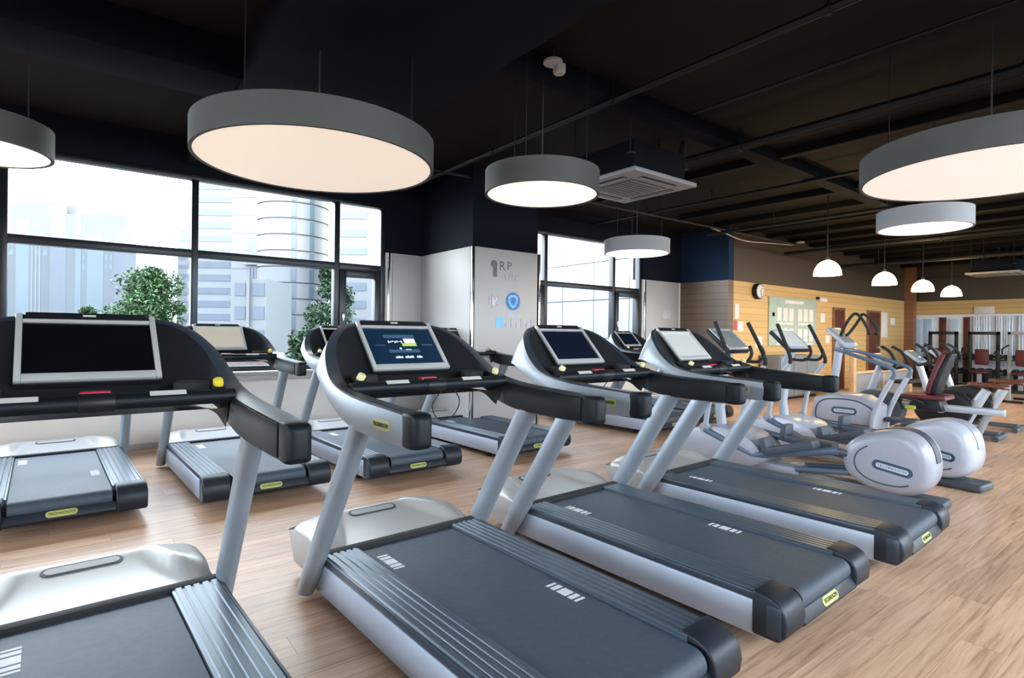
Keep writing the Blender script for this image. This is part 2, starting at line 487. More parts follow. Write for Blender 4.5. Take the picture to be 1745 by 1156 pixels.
# pier between the windows: tall white slabs below, dark blue above
pier = struct(MB().rng(4.12, 5.24, 6.2, YW, 0, HC).build('wall_pier', 'navy_wall', smooth=False))
for (a, b, c, d) in ((4.14, 5.22, 6.175, 6.2), (4.095, 4.12, 6.215, YW)):
    MB().rng(a, b, c, d, 0.0, WT).build('slab', 'white_panel', pier, 0.003)
MB().rng(5.24, 5.265, 6.215, YW, 0, WT).build('slab', 'white_panel', pier, 0.003)
for x in (4.105, 5.255):
    MB().rng(x - 0.014, x + 0.014, 6.165, 6.205, 0, WT).build('steel_strip', 'chrome', pier, 0.004)

# windows
def window(n, xs, xa, xb, vents, tint=True):
    w = link('window_%d' % n, None); struct(w); w.location = (0, 0, 0)
    ya, yb = YW + 0.02, YW + 0.13
    MB().rng(xa, xb, ya, yb, HEAD - 0.06, HEAD).build('head_rail', 'frame_black', w, 0.004)
    MB().rng(xa, xb, ya, yb, SILL, SILL + 0.06).build('bottom_rail', 'frame_black', w, 0.004)
    for x in [xa + 0.035] + xs + [xb - 0.035]:
        MB().rng(x - 0.037, x + 0.037, ya, yb, SILL + 0.06, HEAD - 0.06).build('mullion', 'frame_black', w, 0.004)
    cols = [xa + 0.07] + xs + [xb - 0.07]
    ed = [xa + 0.035] + xs + [xb - 0.035]
    for i in range(len(ed) - 1):
        l, r = ed[i] + 0.037, ed[i + 1] - 0.037
        MB().rng(l, r, ya, yb, TR0, TR1).build('transom', 'frame_black', w, 0.004)
        MB().rng(l, r, YW + 0.07, YW + 0.078, TR1, HEAD - 0.06).build('pane', 'glass_clear', w, smooth=False)
        if i in vents:
            sa = MB().rng(l, l + 0.09, ya - 0.02, yb - 0.01, SILL + 0.06, TR0).rng(r - 0.09, r, ya - 0.02, yb - 0.01, SILL + 0.06, TR0) \
                .rng(l + 0.09, r - 0.09, ya - 0.02, yb - 0.01, TR0 - 0.1, TR0).rng(l + 0.09, r - 0.09, ya - 0.02, yb - 0.01, SILL + 0.06, SILL + 0.15).build('sash', 'frame_black', w, 0.004)
            MB().rng(l + 0.03, l + 0.06, ya - 0.05, ya - 0.02, 1.5, 1.62).build('handle', 'chrome', sa, 0.004)
            l += 0.09; r -= 0.09
            MB().rng(l, r, YW + 0.07, YW + 0.078, SILL + 0.15, TR0 - 0.1).build('pane', 'glass_tint', w, smooth=False)
        else:
            MB().rng(l, r, YW + 0.07, YW + 0.078, SILL + 0.06, TR0).build('pane', 'glass_tint', w, smooth=False)
    return w
window(1, [-4.90, -4.18, -2.40, -0.596, 1.096, 2.81], X0 + 0.4, 3.52, (1, 6))
window(2, [6.6, 8.377], 6.0, 9.21, (0, 2))
for i, (xa, xb) in enumerate(((X0 + 0.4, 3.52), (6.0, 9.21))):
    li = bpy.data.lights.new('window_portal', 'AREA'); li.shape = 'RECTANGLE'
    li.size = xb - xa; li.size_y = HEAD - SILL; li.cycles.is_portal = True
    lo = link('window_portal', li); lo.location = ((xa + xb) / 2, YW + 0.2, (SILL + HEAD) / 2); lo.rotation_euler = (-PI / 2, 0, 0)

# return wall and clock wall
wr = struct(MB().rng(XC, XC + 0.2, YC, YW, 0, WT).build('wall_return', 'boards_brown', smooth=False))
MB().rng(XC, XC + 0.2, YC, YW, WT, HC).build('upper_band', 'navy_window_lit', wr, smooth=False)
wc = struct(MB().rng(XC + 0.2, X1, YC, YC + 0.2, 0, WT).build('wall_clock_side', 'boards_orange', smooth=False))
MB().rng(XC + 0.2, X1, YC, YC + 0.2, WT, HC).build('upper_band', 'boards_dark', wc, smooth=False)
for i, (xa, xb) in enumerate(((15.35, 15.92), (17.5, 18.3))):
    d = struct(MB().rng(xa, xb, YC - 0.03, YC, 0, 2.06).build('door_%d' % (i + 1), 'dark_door', None, 0.006))
    MB().rng(xb - 0.1, xb - 0.06, YC - 0.08, YC - 0.03, 1.0, 1.12).build('handle', 'chrome', d, 0.004)
    MB().rng(xa - 0.06, xa, YC - 0.04, YC, 0, 2.12).rng(xb, xb + 0.06, YC - 0.04, YC, 0, 2.12).rng(xa, xb, YC - 0.04, YC, 2.06, 2.12).build('door_frame', 'boards_column', d, 0.004)
pil = struct(MB().rng(20.3, 20.55, 6.15, YC - 0.001, 0, HC).build('wall_corner_post', 'boards_column', smooth=False))

# far wall: its reflections built as pale panels, doors and curtains
wb_ = struct(MB().rng(X1, X1 + 0.2, Y0, YC + 0.2, 2.08, WT).build('wall_right', 'boards_orange', smooth=False))
MB().rng(X1, X1 + 0.2, Y0, YC + 0.2, WT, HC).build('upper_band', 'boards_dark', wb_, smooth=False)
MB().rng(X1, X1 + 0.2, Y0, YC, 0, 2.08).build('reflection_panel', 'reflection_white', wb_, smooth=False)
for (ya, yb, z0, z1, m, nm) in ((6.13, 6.34, 0.05, 1.95, 'reflection_blue', 'door_reflection'), (5.86, 6.07, 0.05, 1.95, 'reflection_blue', 'door_reflection'),
                        (5.50, 5.68, 0.05, 2.0, 'dark_door', 'doorway_reflection'), (5.20, 5.44, 0.6, 1.95, 'reflection_pale', 'pane'), (4.93, 5.08, 0.05, 2.0, 'dark_door', 'doorway_reflection')):
    MB().rng(X1 - 0.03, X1, ya, yb, z0, z1).build(nm, m, wb_, 0.004)
def curtain_reflection(ya, yb, z0, z1, m):
    mb = MB(); n = 24; a = []; b = []
    for i in range(n + 1):
        yy = ya + (yb - ya) * i / n; xx = X1 - 0.07 + 0.03 * math.sin(i * 1.9)
        a.append((xx, yy, z0)); b.append((xx, yy, z1))
    mb.loft([a, b], False, False); mb.loft([[(p[0] + 0.01, p[1], p[2]) for p in a], [(p[0] + 0.01, p[1], p[2]) for p in b]], False, False)
    return mb.mesh('curtain_reflection', m)
for k, (ya, yb) in enumerate(((4.42, 4.86), (3.92, 4.34), (3.3, 3.86), (2.6, 3.24))):
    o = link('curtain_reflection', curtain_reflection(ya, yb, 0.9, 2.02, 'curtain_reflection'))
    tag(o, 'pale pleated reflection on the far wall, %s' % ('nearest the reflected doorways' if k == 0 else ['', 'second from the reflected doorways', 'third from the reflected doorways', 'farthest from the reflected doorways'][k]), 'curtain_reflection', 'reflections on the far wall')
sg = tag(MB().rng(X1 - 0.03, X1, 4.37, 4.84, 2.10, 2.30).build('wall_sign', 'paper', None, 0.004), 'cream sign board high on the far wall', 'sign')

# walls behind and beside the camera
wre = struct(MB().rng(X0, X1, Y0 - 0.25, Y0, 0, SILL).rng(X0, 0.0, Y0 - 0.25, Y0, SILL, HEAD).rng(X1 - 0.6, X1, Y0 - 0.25, Y0, SILL, HEAD).build('wall_rear', 'white_wall', smooth=False))
MB().rng(X0, X1, Y0 - 0.25, Y0, HEAD, HC).build('upper_band', 'navy_wall', wre, smooth=False)
added_window_rear = window(4, [-18.6, -16.8, -15.0, -13.2, -11.4, -9.6, -7.8, -6.0, -4.2, -2.4], -X1 + 0.6, 0.0, ())  # unseen glazing, added for fill light from behind
added_window_rear.location = (0, Y0 + YW, 0); added_window_rear.rotation_euler = (0, 0, PI)
li = bpy.data.lights.new('window_portal', 'AREA'); li.shape = 'RECTANGLE'
li.size = X1 - 0.6; li.size_y = HEAD - SILL; li.cycles.is_portal = True
lo = link('window_portal', li); lo.location = ((X1 - 0.6) / 2, Y0 - 0.2, (SILL + HEAD) / 2); lo.rotation_euler = (PI / 2, 0, 0)
wl = struct(MB().rng(X0 - 0.25, X0, Y0, YW + 0.25, 0, SILL).rng(X0 - 0.25, X0, Y0, Y0 + 0.5, SILL, HEAD).rng(X0 - 0.25, X0, 5.6, YW + 0.25, SILL, HEAD).build('wall_left', 'white_wall', smooth=False))
MB().rng(X0 - 0.25, X0, Y0, YW + 0.25, HEAD, HC).build('upper_band', 'navy_wall', wl, smooth=False)
added_window_left = window(3, [-1.2, 0.6, 2.4, 4.2], Y0 + 0.5, 5.6, ())  # unseen glazing, added to light the floor and machines from the left
added_window_left.location = (X0 + YW, 0, 0); added_window_left.rotation_euler = (0, 0, PI / 2)
li = bpy.data.lights.new('window_portal', 'AREA'); li.shape = 'RECTANGLE'
li.size = 5.6 - Y0 - 0.5; li.size_y = HEAD - SILL; li.cycles.is_portal = True
lo = link('window_portal', li); lo.location = (X0 - 0.2, (5.6 + Y0 + 0.5) / 2, (SILL + HEAD) / 2); lo.rotation_euler = (-PI / 2, 0, PI / 2)

# ceiling, beams, ribs and pipes
ceil = struct(MB().rng(X0 - 0.2, X1 + 0.2, Y0 - 0.2, YW + 0.25, HC, HC + 0.2).build('ceiling', 'ceiling_black', smooth=False))
MB().rng(1.0, 2.45, Y0, YW, 3.3, HC).build('beam', 'beam_black', ceil, 0.01)
MB().rng(X0, 1.0, 4.75, 5.3, 3.3, HC).build('beam', 'beam_black', ceil, 0.01)
MB().rng(2.45, XC + 2, 3.42, 3.62, 3.46, HC).build('beam', 'beam_black', ceil, 0.005)
rib = MB().rng(-0.05, 0.05, Y0, YC, HC - 0.10, HC).mesh('ceiling_rib', 'ceiling_black', 0.005)
for x in (6.7, 8.9, 10.0, 11.0, 12.0, 13.0, 14.0, 15.0, 16.0, 17.0, 18.0, 19.0, 20.0):
    o = link('ceiling_rib', rib, ceil); o.location = (x, 0, 0)
def pipe(label, path, r, name='ceiling_pipe', hangers=()):
    t = thing(name, label, 'pipe', path[0])
    b = V(*path[0])
    MB().tube([V(*p) - b for p in path], r, 8).build('pipe_run', 'pipe_dark', t)
    for h_ in hangers:
        MB().tube([V(*h_) - b, V(h_[0], h_[1], HC) - b], 0.008, 6).build('hanger', 'pipe_dark', t)
        MB().cyl(V(*h_) - b, 'y', r * 1.35, 0.03, 10).build('clamp', 'pipe_dark', t)
    return t
pipe('dark sprinkler pipe crossing the ceiling just right of the white smoke detector', [(3.72, -3, 3.42), (3.72, 7.5, 3.42)], 0.028, hangers=[(3.72, 1.6, 3.42), (3.72, 3.4, 3.42), (3.72, 5.2, 3.42)])
pipe('thick dark pipe crossing the ceiling above the air conditioner', [(5.62, -3, 3.40), (5.62, 7.5, 3.40)], 0.045, hangers=[(5.62, 1.0, 3.40), (5.62, 3.3, 3.40), (5.62, 5.0, 3.40)])
pipe('slim dark conduit running close beside the thick ceiling pipe', [(5.86, -3, 3.44), (5.86, 7.5, 3.44)], 0.016)
pipe('slim dark pipe beyond the air conditioner, above the small drum lamp', [(7.72, -3, 3.44), (7.72, 7.5, 3.44)], 0.022, hangers=[(7.72, 2.8, 3.44), (7.72, 5.0, 3.44)])
pipe('dark conduit on the ceiling over the cross trainers', [(4.75, -3, 3.53), (4.75, 3.3, 3.53)], 0.016)
pipe('dark service pipe hanging low across the ceiling before the dome lamps', [(9.6, -3, 3.3), (9.6, 6.3, 3.3)], 0.03, hangers=[(9.6, 1, 3.3), (9.6, 3, 3.3), (9.6, 5, 3.3)])
pipe('paired dark pipe far along the ceiling above the dome lamps', [(12.6, -3, 3.22), (12.6, 6.3, 3.22)], 0.04, hangers=[(12.6, 1, 3.22), (12.6, 3.4, 3.22), (12.6, 5.4, 3.22)])
pipe('farthest dark pipe under the ceiling near the far wall', [(15.4, -3, 3.15), (15.4, 6.3, 3.15)], 0.05, hangers=[(15.4, 1, 3.15), (15.4, 3.4, 3.15), (15.4, 5.4, 3.15)])
pipe('dark pipe running lengthwise over the rear row of treadmills', [(2.6, 6.3, 3.42), (13.5, 6.1, 3.42)], 0.022, hangers=[(4.6, 6.26, 3.42), (8.2, 6.2, 3.42)])
tag(MB().tube(crom([(9.6, 6.3, 3.46), (10.2, 6.3, 3.40), (10.9, 6.3, 3.33), (11.8, 6.3, 3.38), (13.0, 6.3, 3.46)], 6), 0.012, 6).build('slack_cable', 'sticker'), 'thin pale cable sagging under the ceiling where the blue wall meets the boards', 'cable')
# ================================================================== treadmills
def sides(fn):
    for s in (-1, 1): fn(s)

SECT = [  # outer-low, outer-top, inner-top, inner-low along one half of the console horseshoe (x>0)
 ((.515, .665, .940), (.515, .665, 1.055), (.445, .665, 1.055), (.445, .665, .940)),
 ((.520, .840, .930), (.520, .840, 1.066), (.445, .840, 1.062), (.445, .840, .935)),
 ((.520, 1.20, .948), (.518, 1.19, 1.084), (.445, 1.19, 1.079), (.445, 1.20, .943)),
 ((.515, 1.44, 1.03), (.508, 1.42, 1.120), (.442, 1.41, 1.109), (.436, 1.39, .985)),
 ((.500, 1.60, 1.11), (.488, 1.555, 1.192), (.430, 1.535, 1.179), (.415, 1.46, 1.035)),
 ((.462, 1.75, 1.155), (.446, 1.66, 1.281), (.403, 1.64, 1.267), (.375, 1.50, 1.060)),
 ((.385, 1.86, 1.155), (.367, 1.75, 1.362), (.337, 1.73, 1.348), (.320, 1.53, 1.078)),
 ((.250, 1.92, 1.150), (.250, 1.81, 1.402), (.232, 1.79, 1.388), (.222, 1.55, 1.090)),
 ((0.00, 1.94, 1.150), (0.00, 1.84, 1.415), (0.00, 1.82, 1.400), (0.00, 1.56, 1.095)),
]
def console_curves():
    out = []
    for k in range(4):
        half = [s[k] for s in SECT]
        full = half + [(-p[0], p[1], p[2]) for p in reversed(half[:-1])]
        out.append(crom(full, 4))
    return out

def logo_plate(parent, w, h, loc, rot, face='logo_yellow', ink='logo_black'):
    p = plate_xz(MB(), capsule(w, h), 0, 0.004).build('logo_plate', face, parent, 0.0008, 1)
    p.location = loc; p.rotation_euler = rot
    t = link('lettering', text_mesh('TECHNOGYM', h * 0.62, ink), p)
    t.location = (0, -0.001, 0); t.scale = (w * 0.80 / (h * 0.62 * 5.9), 1, 1)
    return p

def make_treadmill():
    t = thing('treadmill', 'treadmill', 'treadmill')
    # ---- deck
    MB().rng(-.45, .45, .06, 1.70, .07, .215).build('deck_frame', 'black_plastic', t, 0.01)
    belt = MB()
    prof = [(.02 + .055 * math.sin(a) * -1, .180 + .054 * math.cos(a)) for a in [i * PI / 10 for i in range(11)]]
    outer = [(1.63, .234), (.02, .234)] + prof[1:]
    inner = [(y + (.006 if i > 1 else 0), z - (.006 if i < 3 else 0)) for i, (y, z) in enumerate(outer)]
    belt.loft([[(-.275, y, z) for y, z in outer], [(.275, y, z) for y, z in outer]], False, False)
    belt.loft([[(-.275, y, z) for y, z in [(1.63, .226), (.03, .226)]], [(.275, y, z) for y, z in [(1.63, .226), (.03, .226)]]], False, False)
    belt.rng(-.275, .275, .03, 1.63, .224, .2335)
    b = belt.build('belt', 'belt', t)
    # printed marks on the belt
    def marks(x, y):
        mb = MB(); yy = y
        for wd in (.014, .026, .055, .026, .014):
            mb.rng(x - .028, x + .028, yy, yy + wd, .2342, .2352); yy += wd + .013
        mb.build('belt_mark', 'white_mark', b, smooth=False)
    marks(-.225, 1.28); marks(.215, .52)
    def rail(s):
        pr = [(.462, .205), (.462, .243)]
        n = 5
        for i in range(n):
            x = .455 - i * .0345
            pr += [(x, .250), (x - .021, .250), (x - .025, .2455), (x - .0315, .2455)]
        pr += [(.281, .244), (.281, .205)]
        MB().loft([[(s * x, .06, z) for x, z in pr], [(s * x, 1.64, z) for x, z in pr]]).build('side_rail', 'rail', t, angle=20)
        MB().rng(min(s * .462, s * .474), max(s * .462, s * .474), .05, 1.68, .212, .246).build('rail_edge', 'trim_blue', t, 0.004)
        MB().rng(min(s * .452, s * .478), max(s * .452, s * .478), .05, 1.70, .062, .212).build('side_skirt', 'skirt', t, 0.006)
        pc = [(.095, .068), (-.02, .068), (-.05, .10), (-.058, .15), (-.05, .195), (-.025, .230), (.015, .250), (.095, .258)]
        c = MB().prism(pc, s * .297, s * .484).build('rear_corner', 'cap_blue', t, 0.010, 3)
        MB().rng(min(s * .478, s * .4855), max(s * .478, s * .4855), -.035, .03, .085, .215).build('corner_inset', 'trim_blue', c, 0.003)
        ft = MB().cyl((s * .40, .34, .022), 'z', .028, .044, 14).cyl((s * .40, .34, .05), 'z', .011, .07, 10).build('levelling_foot', 'rubber', t)
        MB().cyl((s * .40, 1.85, .03), 'x', .03, .05, 14).build('transport_wheel', 'rubber', t)
    sides(rail)
    MB().prism([(.06, .078), (-.03, .078), (-.055, .100), (-.053, .108), (-.030, .155), (-.020, .157), (.06, .10)], -.298, .298).build('rear_bumper', 'cap_blue', t, 0.006)
    lp = logo_plate(t, .17, .042, (0, -.0440, .1320), (math.radians(-26), 0, 0))
    # ---- motor hood
    mb = MB(); NX, NY = 36, 20
    def hz(x, v):
        ax = abs(x)
        edge = .37 - .17 * v
        k = max(0, min(1, (ax - edge + .035) / .07)); k = k * k * (3 - 2 * k)
        scoop = .244 + .054 * (max(0, min(1, v / .85)) ** 2.0)
        wing = .256 + .064 * math.sin(min(1, v / .40) * PI / 2) - .03 * max(0, v - .45)
        wing -= .030 * max(0, (ax - edge) / (.455 - edge))
        z = scoop * (1 - k) + wing * k
        if v > .80: z -= .055 * ((v - .80) / .20) ** 2
        if ax > .40: z -= .030 * ((ax - .40) / .07) ** 2
        return z
    vs, fs = [], []
    for j in range(NY + 1):
        v = j / NY
        for i in range(NX + 1):
            x = -.455 + .91 * i / NX
            yy = 1.655 + .52 * v - .05 * (abs(x) / .47) ** 4 * v
            vs.append((x, yy, hz(x, v)))
    W = NX + 1
    fs = [(j * W + i, j * W + i + 1, (j + 1) * W + i + 1, (j + 1) * W + i) for j in range(NY) for i in range(NX)]
    ring = [i for i in range(W)] + [j * W + NX for j in range(1, NY + 1)] + [NY * W + i for i in range(NX - 1, -1, -1)] + [j * W for j in range(NY - 1, 0, -1)]
    base = len(vs)
    for r in ring:
        p = vs[r]; vs.append((p[0] * 1.01, p[1] + (.012 if p[1] > 2.1 else 0), .235 if p[1] > 1.66 else .22))
    b2 = len(vs)
    for r in ring:
        p = vs[r]; vs.append((p[0] * .97, p[1] - (.03 if p[1] > 2.1 else 0), .06))
    n = len(ring)
    fs += [(ring[i], ring[(i + 1) % n], base + (i + 1) % n, base + i) for i in range(n)]
    fs += [(base + i, base + (i + 1) % n, b2 + (i + 1) % n, b2 + i) for i in range(n)]
    hood = mb.add(vs, fs).build('motor_hood', 'hood', t, angle=50)
    MB().rng(-.462, .462, 1.608, 1.662, .20, .2525).build('hood_seam', 'rubber', t, 0.004)
    def on_hood(outline, lo_, hi_):
        rr = []
        for d in (lo_, hi_):
            rr.append([(x, 2.03 + z, hz(0, (2.03 + z - 1.655) / .52) + d) for x, z in outline])
        return MB().loft(rr)
    on_hood(capsule(.30, .070), -.012, .003).build('hood_badge_rim', 'trim_blue', hood)
    on_hood(capsule(.275, .046), -.010, .0055).build('hood_badge', 'hood', hood)
    def post(s):
        a, c = V(s * .500, 1.760, .03), V(s * .482, 1.150, .985)
        P = [a.lerp(c, k / 6) for k in range(7)]
        rings = []
        d = (c - a).normalized(); ux = V(1, 0, 0); uy = d.cross(ux).normalized()
        for p in P:
            rings.append([p + ux * (.040 * math.cos(q)) + uy * (.066 * math.sin(q)) for q in [2 * PI * j / 20 for j in range(20)]])
        rings[0] = [V(p.x, p.y, max(.012, .03 + (p.z - .03) * .1)) for p in rings[0]]
        MB().loft(rings).build('post', 'post', t)
    sides(post)
    # ---- console
    OL, OT, IT, IL = console_curves()
    n = len(OL)
    mid = lambda a, b_, k, out=0: [V(p.x * (1 + out), p.y + (out * .5 if p.y > 1.5 else 0), p.z).lerp(V(q.x * (1 + out), q.y + (out * .5 if q.y > 1.5 else 0), q.z), k) for p, q in zip(a, b_)]
    sh = MB().loft([OL, mid(OL, OT, .33, .012), mid(OL, OT, .7, .012), [p.lerp(q, .93) for p, q in zip(OL, OT)]], False, False)
    sh.loft([OL, [p.lerp(q, .5) - V(0, 0, .006) for p, q in zip(OL, IL)], IL], False, False)
    sh.build('console_shell', 'silver', t, angle=50)
    tr = MB().loft([[p.lerp(q, .93) for p, q in zip(OL, OT)], OT, [p.lerp(q, .5) + V(0, 0, .004) for p, q in zip(OT, IT)], IT], False, False)
    tr.build('console_rim', 'trim_blue', t, angle=60)
    MB().loft([IT, mid(IT, IL, .4), mid(IT, IL, .75), IL], False, False).build('console_dish', 'dish', t, angle=50)
    tray = MB()
    il = [p for p in IL if p.y > 1.385]
    a1 = [p for p in il]; a2 = [V(p.x, 1.352, 1.072) for p in il]
    tray.loft([a1, [p.lerp(q, .5) for p, q in zip(a1, a2)], a2], False, False)
    tray.loft([[p - V(0, 0, .03) for p in a1], [p - V(0, 0, .03) for p in a2]], False, False)
    tray.build('console_tray', 'dish', t)
    def armcap(s):
        r_ = lambda y, g: [V(s * x, y, z) for x, z in ((.445 - g, .935 - g), (.520 + g, .935 - g), (.520 + g, 1.058 + g), (.445 - g, 1.058 + g))]
        MB().loft([r_(.745, .004), r_(.69, .005), r_(.66, .002), r_(.643, -.012)]).build('arm_cap', 'arm_dark', t, 0.014, 3)
        # soft inner pad of the arm
        MB().loft([[V(s * .438, y, z0), V(s * .452, y, z0), V(s * .452, y, z1), V(s * .438, y, z1)] for y, z0, z1 in ((.745, .943, 1.054), (.9, .940, 1.058), (1.1, .942, 1.070), (1.24, .951, 1.080), (1.33, .972, 1.090))]).build('arm_pad', 'arm_dark', t, 0.004)
        kb = MB().cyl((s * .398, 1.365, 1.125), (0, -.4, 1), .024, .024, 14).build('dial_base', 'black_plastic', t)
        MB().cyl((s * .398, 1.356, 1.146), (s * -.3, -.6, 1), .019, .034, 14).build('dial', 'knob_cream', kb, 0.006)
        cm = MB()
        cm.loft([[(s * .325 + r * math.cos(q), 1.475 + r * .8 * math.sin(q), hh) for q in [2 * PI * j / 24 for j in range(24)]] for r, hh in ((.066, 1.06), (.066, 1.142), (.058, 1.146), (.052, 1.08))])
        cm.build('cup_holder', 'rubber', t)
        MB().box((s * .22, 1.352 - .022, 1.092 + .0255), (.12, .022, .003), Matrix.Rotation(math.radians(38), 3, 'X')).build('sticker', 'sticker', t, smooth=False)
    sides(armcap)
    bar = MB().loft([[(x, 1.352 + .034 * math.cos(q), 1.092 + .030 * math.sin(q)) for q in [2 * PI * j / 14 for j in range(14)]] for x in (-.455, -.15, .15, .455)]).build('cross_bar', 'arm_dark', t, angle=60)
    MB().loft([[(x, 1.352 + .038 * math.cos(q), 1.092 + .034 * math.sin(q)) for q in [2 * PI * j / 14 for j in range(14)]] for x in (-.055, .055)]).build('bar_sleeve', 'black_plastic', bar, 0.003)
    MB().rng(-.048, .048, 1.395, 1.435, 1.085, 1.128).build('stop_button', 'red_button', t, 0.008)
    # ---- display
    yT, zT, yB, zB = 1.786, 1.392, 1.564, 1.156
    ux = V(1, 0, 0); uy = (V(0, yT - yB, zT - zB)).normalized(); nz_ = ux.cross(uy).normalized()   # faces the runner
    if nz_.y > 0: nz_ = -nz_
    H = math.hypot(yT - yB, zT - zB); c0 = V(0, (yT + yB) / 2, (zT + zB) / 2)
    M = Matrix((ux, uy, nz_)).transposed().to_4x4(); M.translation = c0
    def slab(x0, x1, y0, y1, z0, z1):
        return [M @ V(x, y, z) for x in (x0, x1) for y in (y0, y1) for z in (z0, z1)]
    F6 = [(0, 1, 3, 2), (4, 6, 7, 5), (0, 4, 5, 1), (2, 3, 7, 6), (0, 2, 6, 4), (1, 5, 7, 3)]
    back = MB().add(slab(-.236, .236, -H / 2 - .005, H / 2 + .035, -.045, .0), F6).build('display_housing', 'black_plastic', t, 0.012, 3)
    bz = MB()
    bz.add(slab(-.232, -.211, -H / 2, H / 2 + .02, -.004, .014), F6); bz.add(slab(.211, .232, -H / 2, H / 2 + .02, -.004, .014), F6)
    bz.add(slab(-.211, .211, -H / 2, -H / 2 + .035, -.004, .014), F6); bz.add(slab(-.211, .211, H / 2 - .022, H / 2 - .008, -.004, .014), F6)
    bz.build('display_frame', 'bezel', t, 0.003)
    br = MB().add(slab(-.205, .205, H / 2 - .008, H / 2 + .036, -.02, .010), F6).build('display_brow', 'black_plastic', t, 0.008, 3)
    MB().add(slab(-.022, .022, H / 2 + .010, H / 2 + .020, .008, .0115), F6).build('brow_badge', 'sticker', br)
    sc = MB().add(slab(-.2105, .2105, -H / 2 + .0355, H / 2 - .0225, -.003, .004), F6).build('screen', 'screen_black', t, smooth=False)
    t['_screen_m'] = 0
    # ---- maker's plates on the arms
    logo_plate(t, .15, .038, (.5275, .90, .995), (0, 0, PI / 2))
    logo_plate(t, .15, .038, (-.5275, .90, .995), (0, 0, -PI / 2))
    return t, M, H

proto, DM, DH = make_treadmill()
del proto['_screen_m']
freeze_kids()
HEADING = math.radians(2.22)
def set_screen(t, m, dial=None):
    for c in t.children:
        if c.name.split('.')[0] == 'screen':
            c.material_slots[0].link = 'OBJECT'; c.material_slots[0].material = MATS[m]
        if dial and c.name.split('.')[0] == 'dial_base':
            for d in c.children:
                d.material_slots[0].link = 'OBJECT'; d.material_slots[0].material = MATS[dial]
TM = [
 ((.111, 1.163), 'screen_black', 'treadmill in the front row with a large black screen, cut off by the left edge', 'treadmills of the front row', 'knob_yellow'),
 ((1.504, 1.173), 'screen_blue', 'treadmill in the front row with a blue lit menu on its screen', 'treadmills of the front row', None),
 ((2.82, 1.217), 'screen_navy', 'treadmill in the front row with a dark screen, right of the blue lit one', 'treadmills of the front row', None),
 ((4.156, 1.22), 'screen_pale', 'treadmill in the front row with pale grey glare on its screen, beside the cross trainers', 'treadmills of the front row', None),
 ((-.068, 4.82), 'screen_black', 'treadmill by the window wall at the far left, console hidden behind a nearer one', 'treadmills of the window row', None),
 ((1.231, 4.735), 'screen_beige_glare', 'treadmill by the window with beige lamp glare on its screen', 'treadmills of the window row', 'knob_yellow'),
 ((2.505, 4.673), 'screen_black', 'treadmill by the window directly left of the blue lit console, its deck end in view', 'treadmills of the window row', None),
 ((4.033, 4.745), 'screen_black', 'treadmill standing in front of the white pier with the blue emblem', 'treadmills of the window row', None),
 ((6.55, 4.80), 'screen_black', 'treadmill beyond the white pier, mostly hidden behind front-row arms', 'treadmills of the window row', None),
 ((7.78, 4.95), 'screen_navy', 'treadmill farthest along the window row, small black screen below the far window', 'treadmills of the window row', None),
]
mills = []
for i, ((x, y), scr, lab, grp, dial) in enumerate(TM):
    o = proto if i == 0 else copy_tree(proto)
    o.location = (x, y, 0); o.rotation_euler = (0, 0, HEADING)
    tag(o, lab, 'treadmill', grp)
    mills.append((o, scr, dial))
bpy.context.view_layer.update()
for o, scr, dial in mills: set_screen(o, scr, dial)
for k in (1, 2):
    MB().tube(crom([(.06, 1.36, 1.07), (.02, 1.40, .98), (.07, 1.42, .90), (.16, 1.42, .91), (.19, 1.40, .99), (.12, 1.36, 1.07)], 5), .0032, 6).build('safety_cord', 'cord', mills[k][0])
# menu on the lit display
sc = [c for c in mills[1][0].children if c.name.split('.')[0] == 'screen'][0]
def ui(x0, x1, y0, y1, m, z=.0052):
    pts = [DM @ V(x, y, k) for x in (x0, x1) for y in (y0, y1) for k in (.004, z)]
    MB().add(pts, [(0, 1, 3, 2), (4, 6, 7, 5), (0, 4, 5, 1), (2, 3, 7, 6), (0, 2, 6, 4), (1, 5, 7, 3)]).build('menu_mark', m, sc, smooth=False)
ui(-.10, .09, .065, .090, 'ui_dim'); ui(-.10, .09, -.042, -.020, 'ui_dim')
ui(.015, .085, .028, .060, 'ui_white'); ui(-.005, .085, .005, .026, 'ui_green', .0056)
for k in range(7): ui(-.085 + k * .013, -.076 + k * .013, .030 + (k % 3) * .004, .045 - (k % 2) * .004, 'ui_white')
ui(-.03, -.018, -.018, -.006, 'ui_white'); ui(.005, .04, -.026, -.018, 'ui_white')
ui(.12, .19, .010, .018, 'ui_dim'); ui(-.17, -.11, .010, .016, 'ui_dim')
for a, b in ((-.075, -.030), (-.018, .042), (.054, .095)):
    n = int((b - a) / .009)
    for k in range(n): ui(a + k * .009, a + k * .009 + .0065, -.082, -.070 + (k % 3) * .002, 'ui_white')
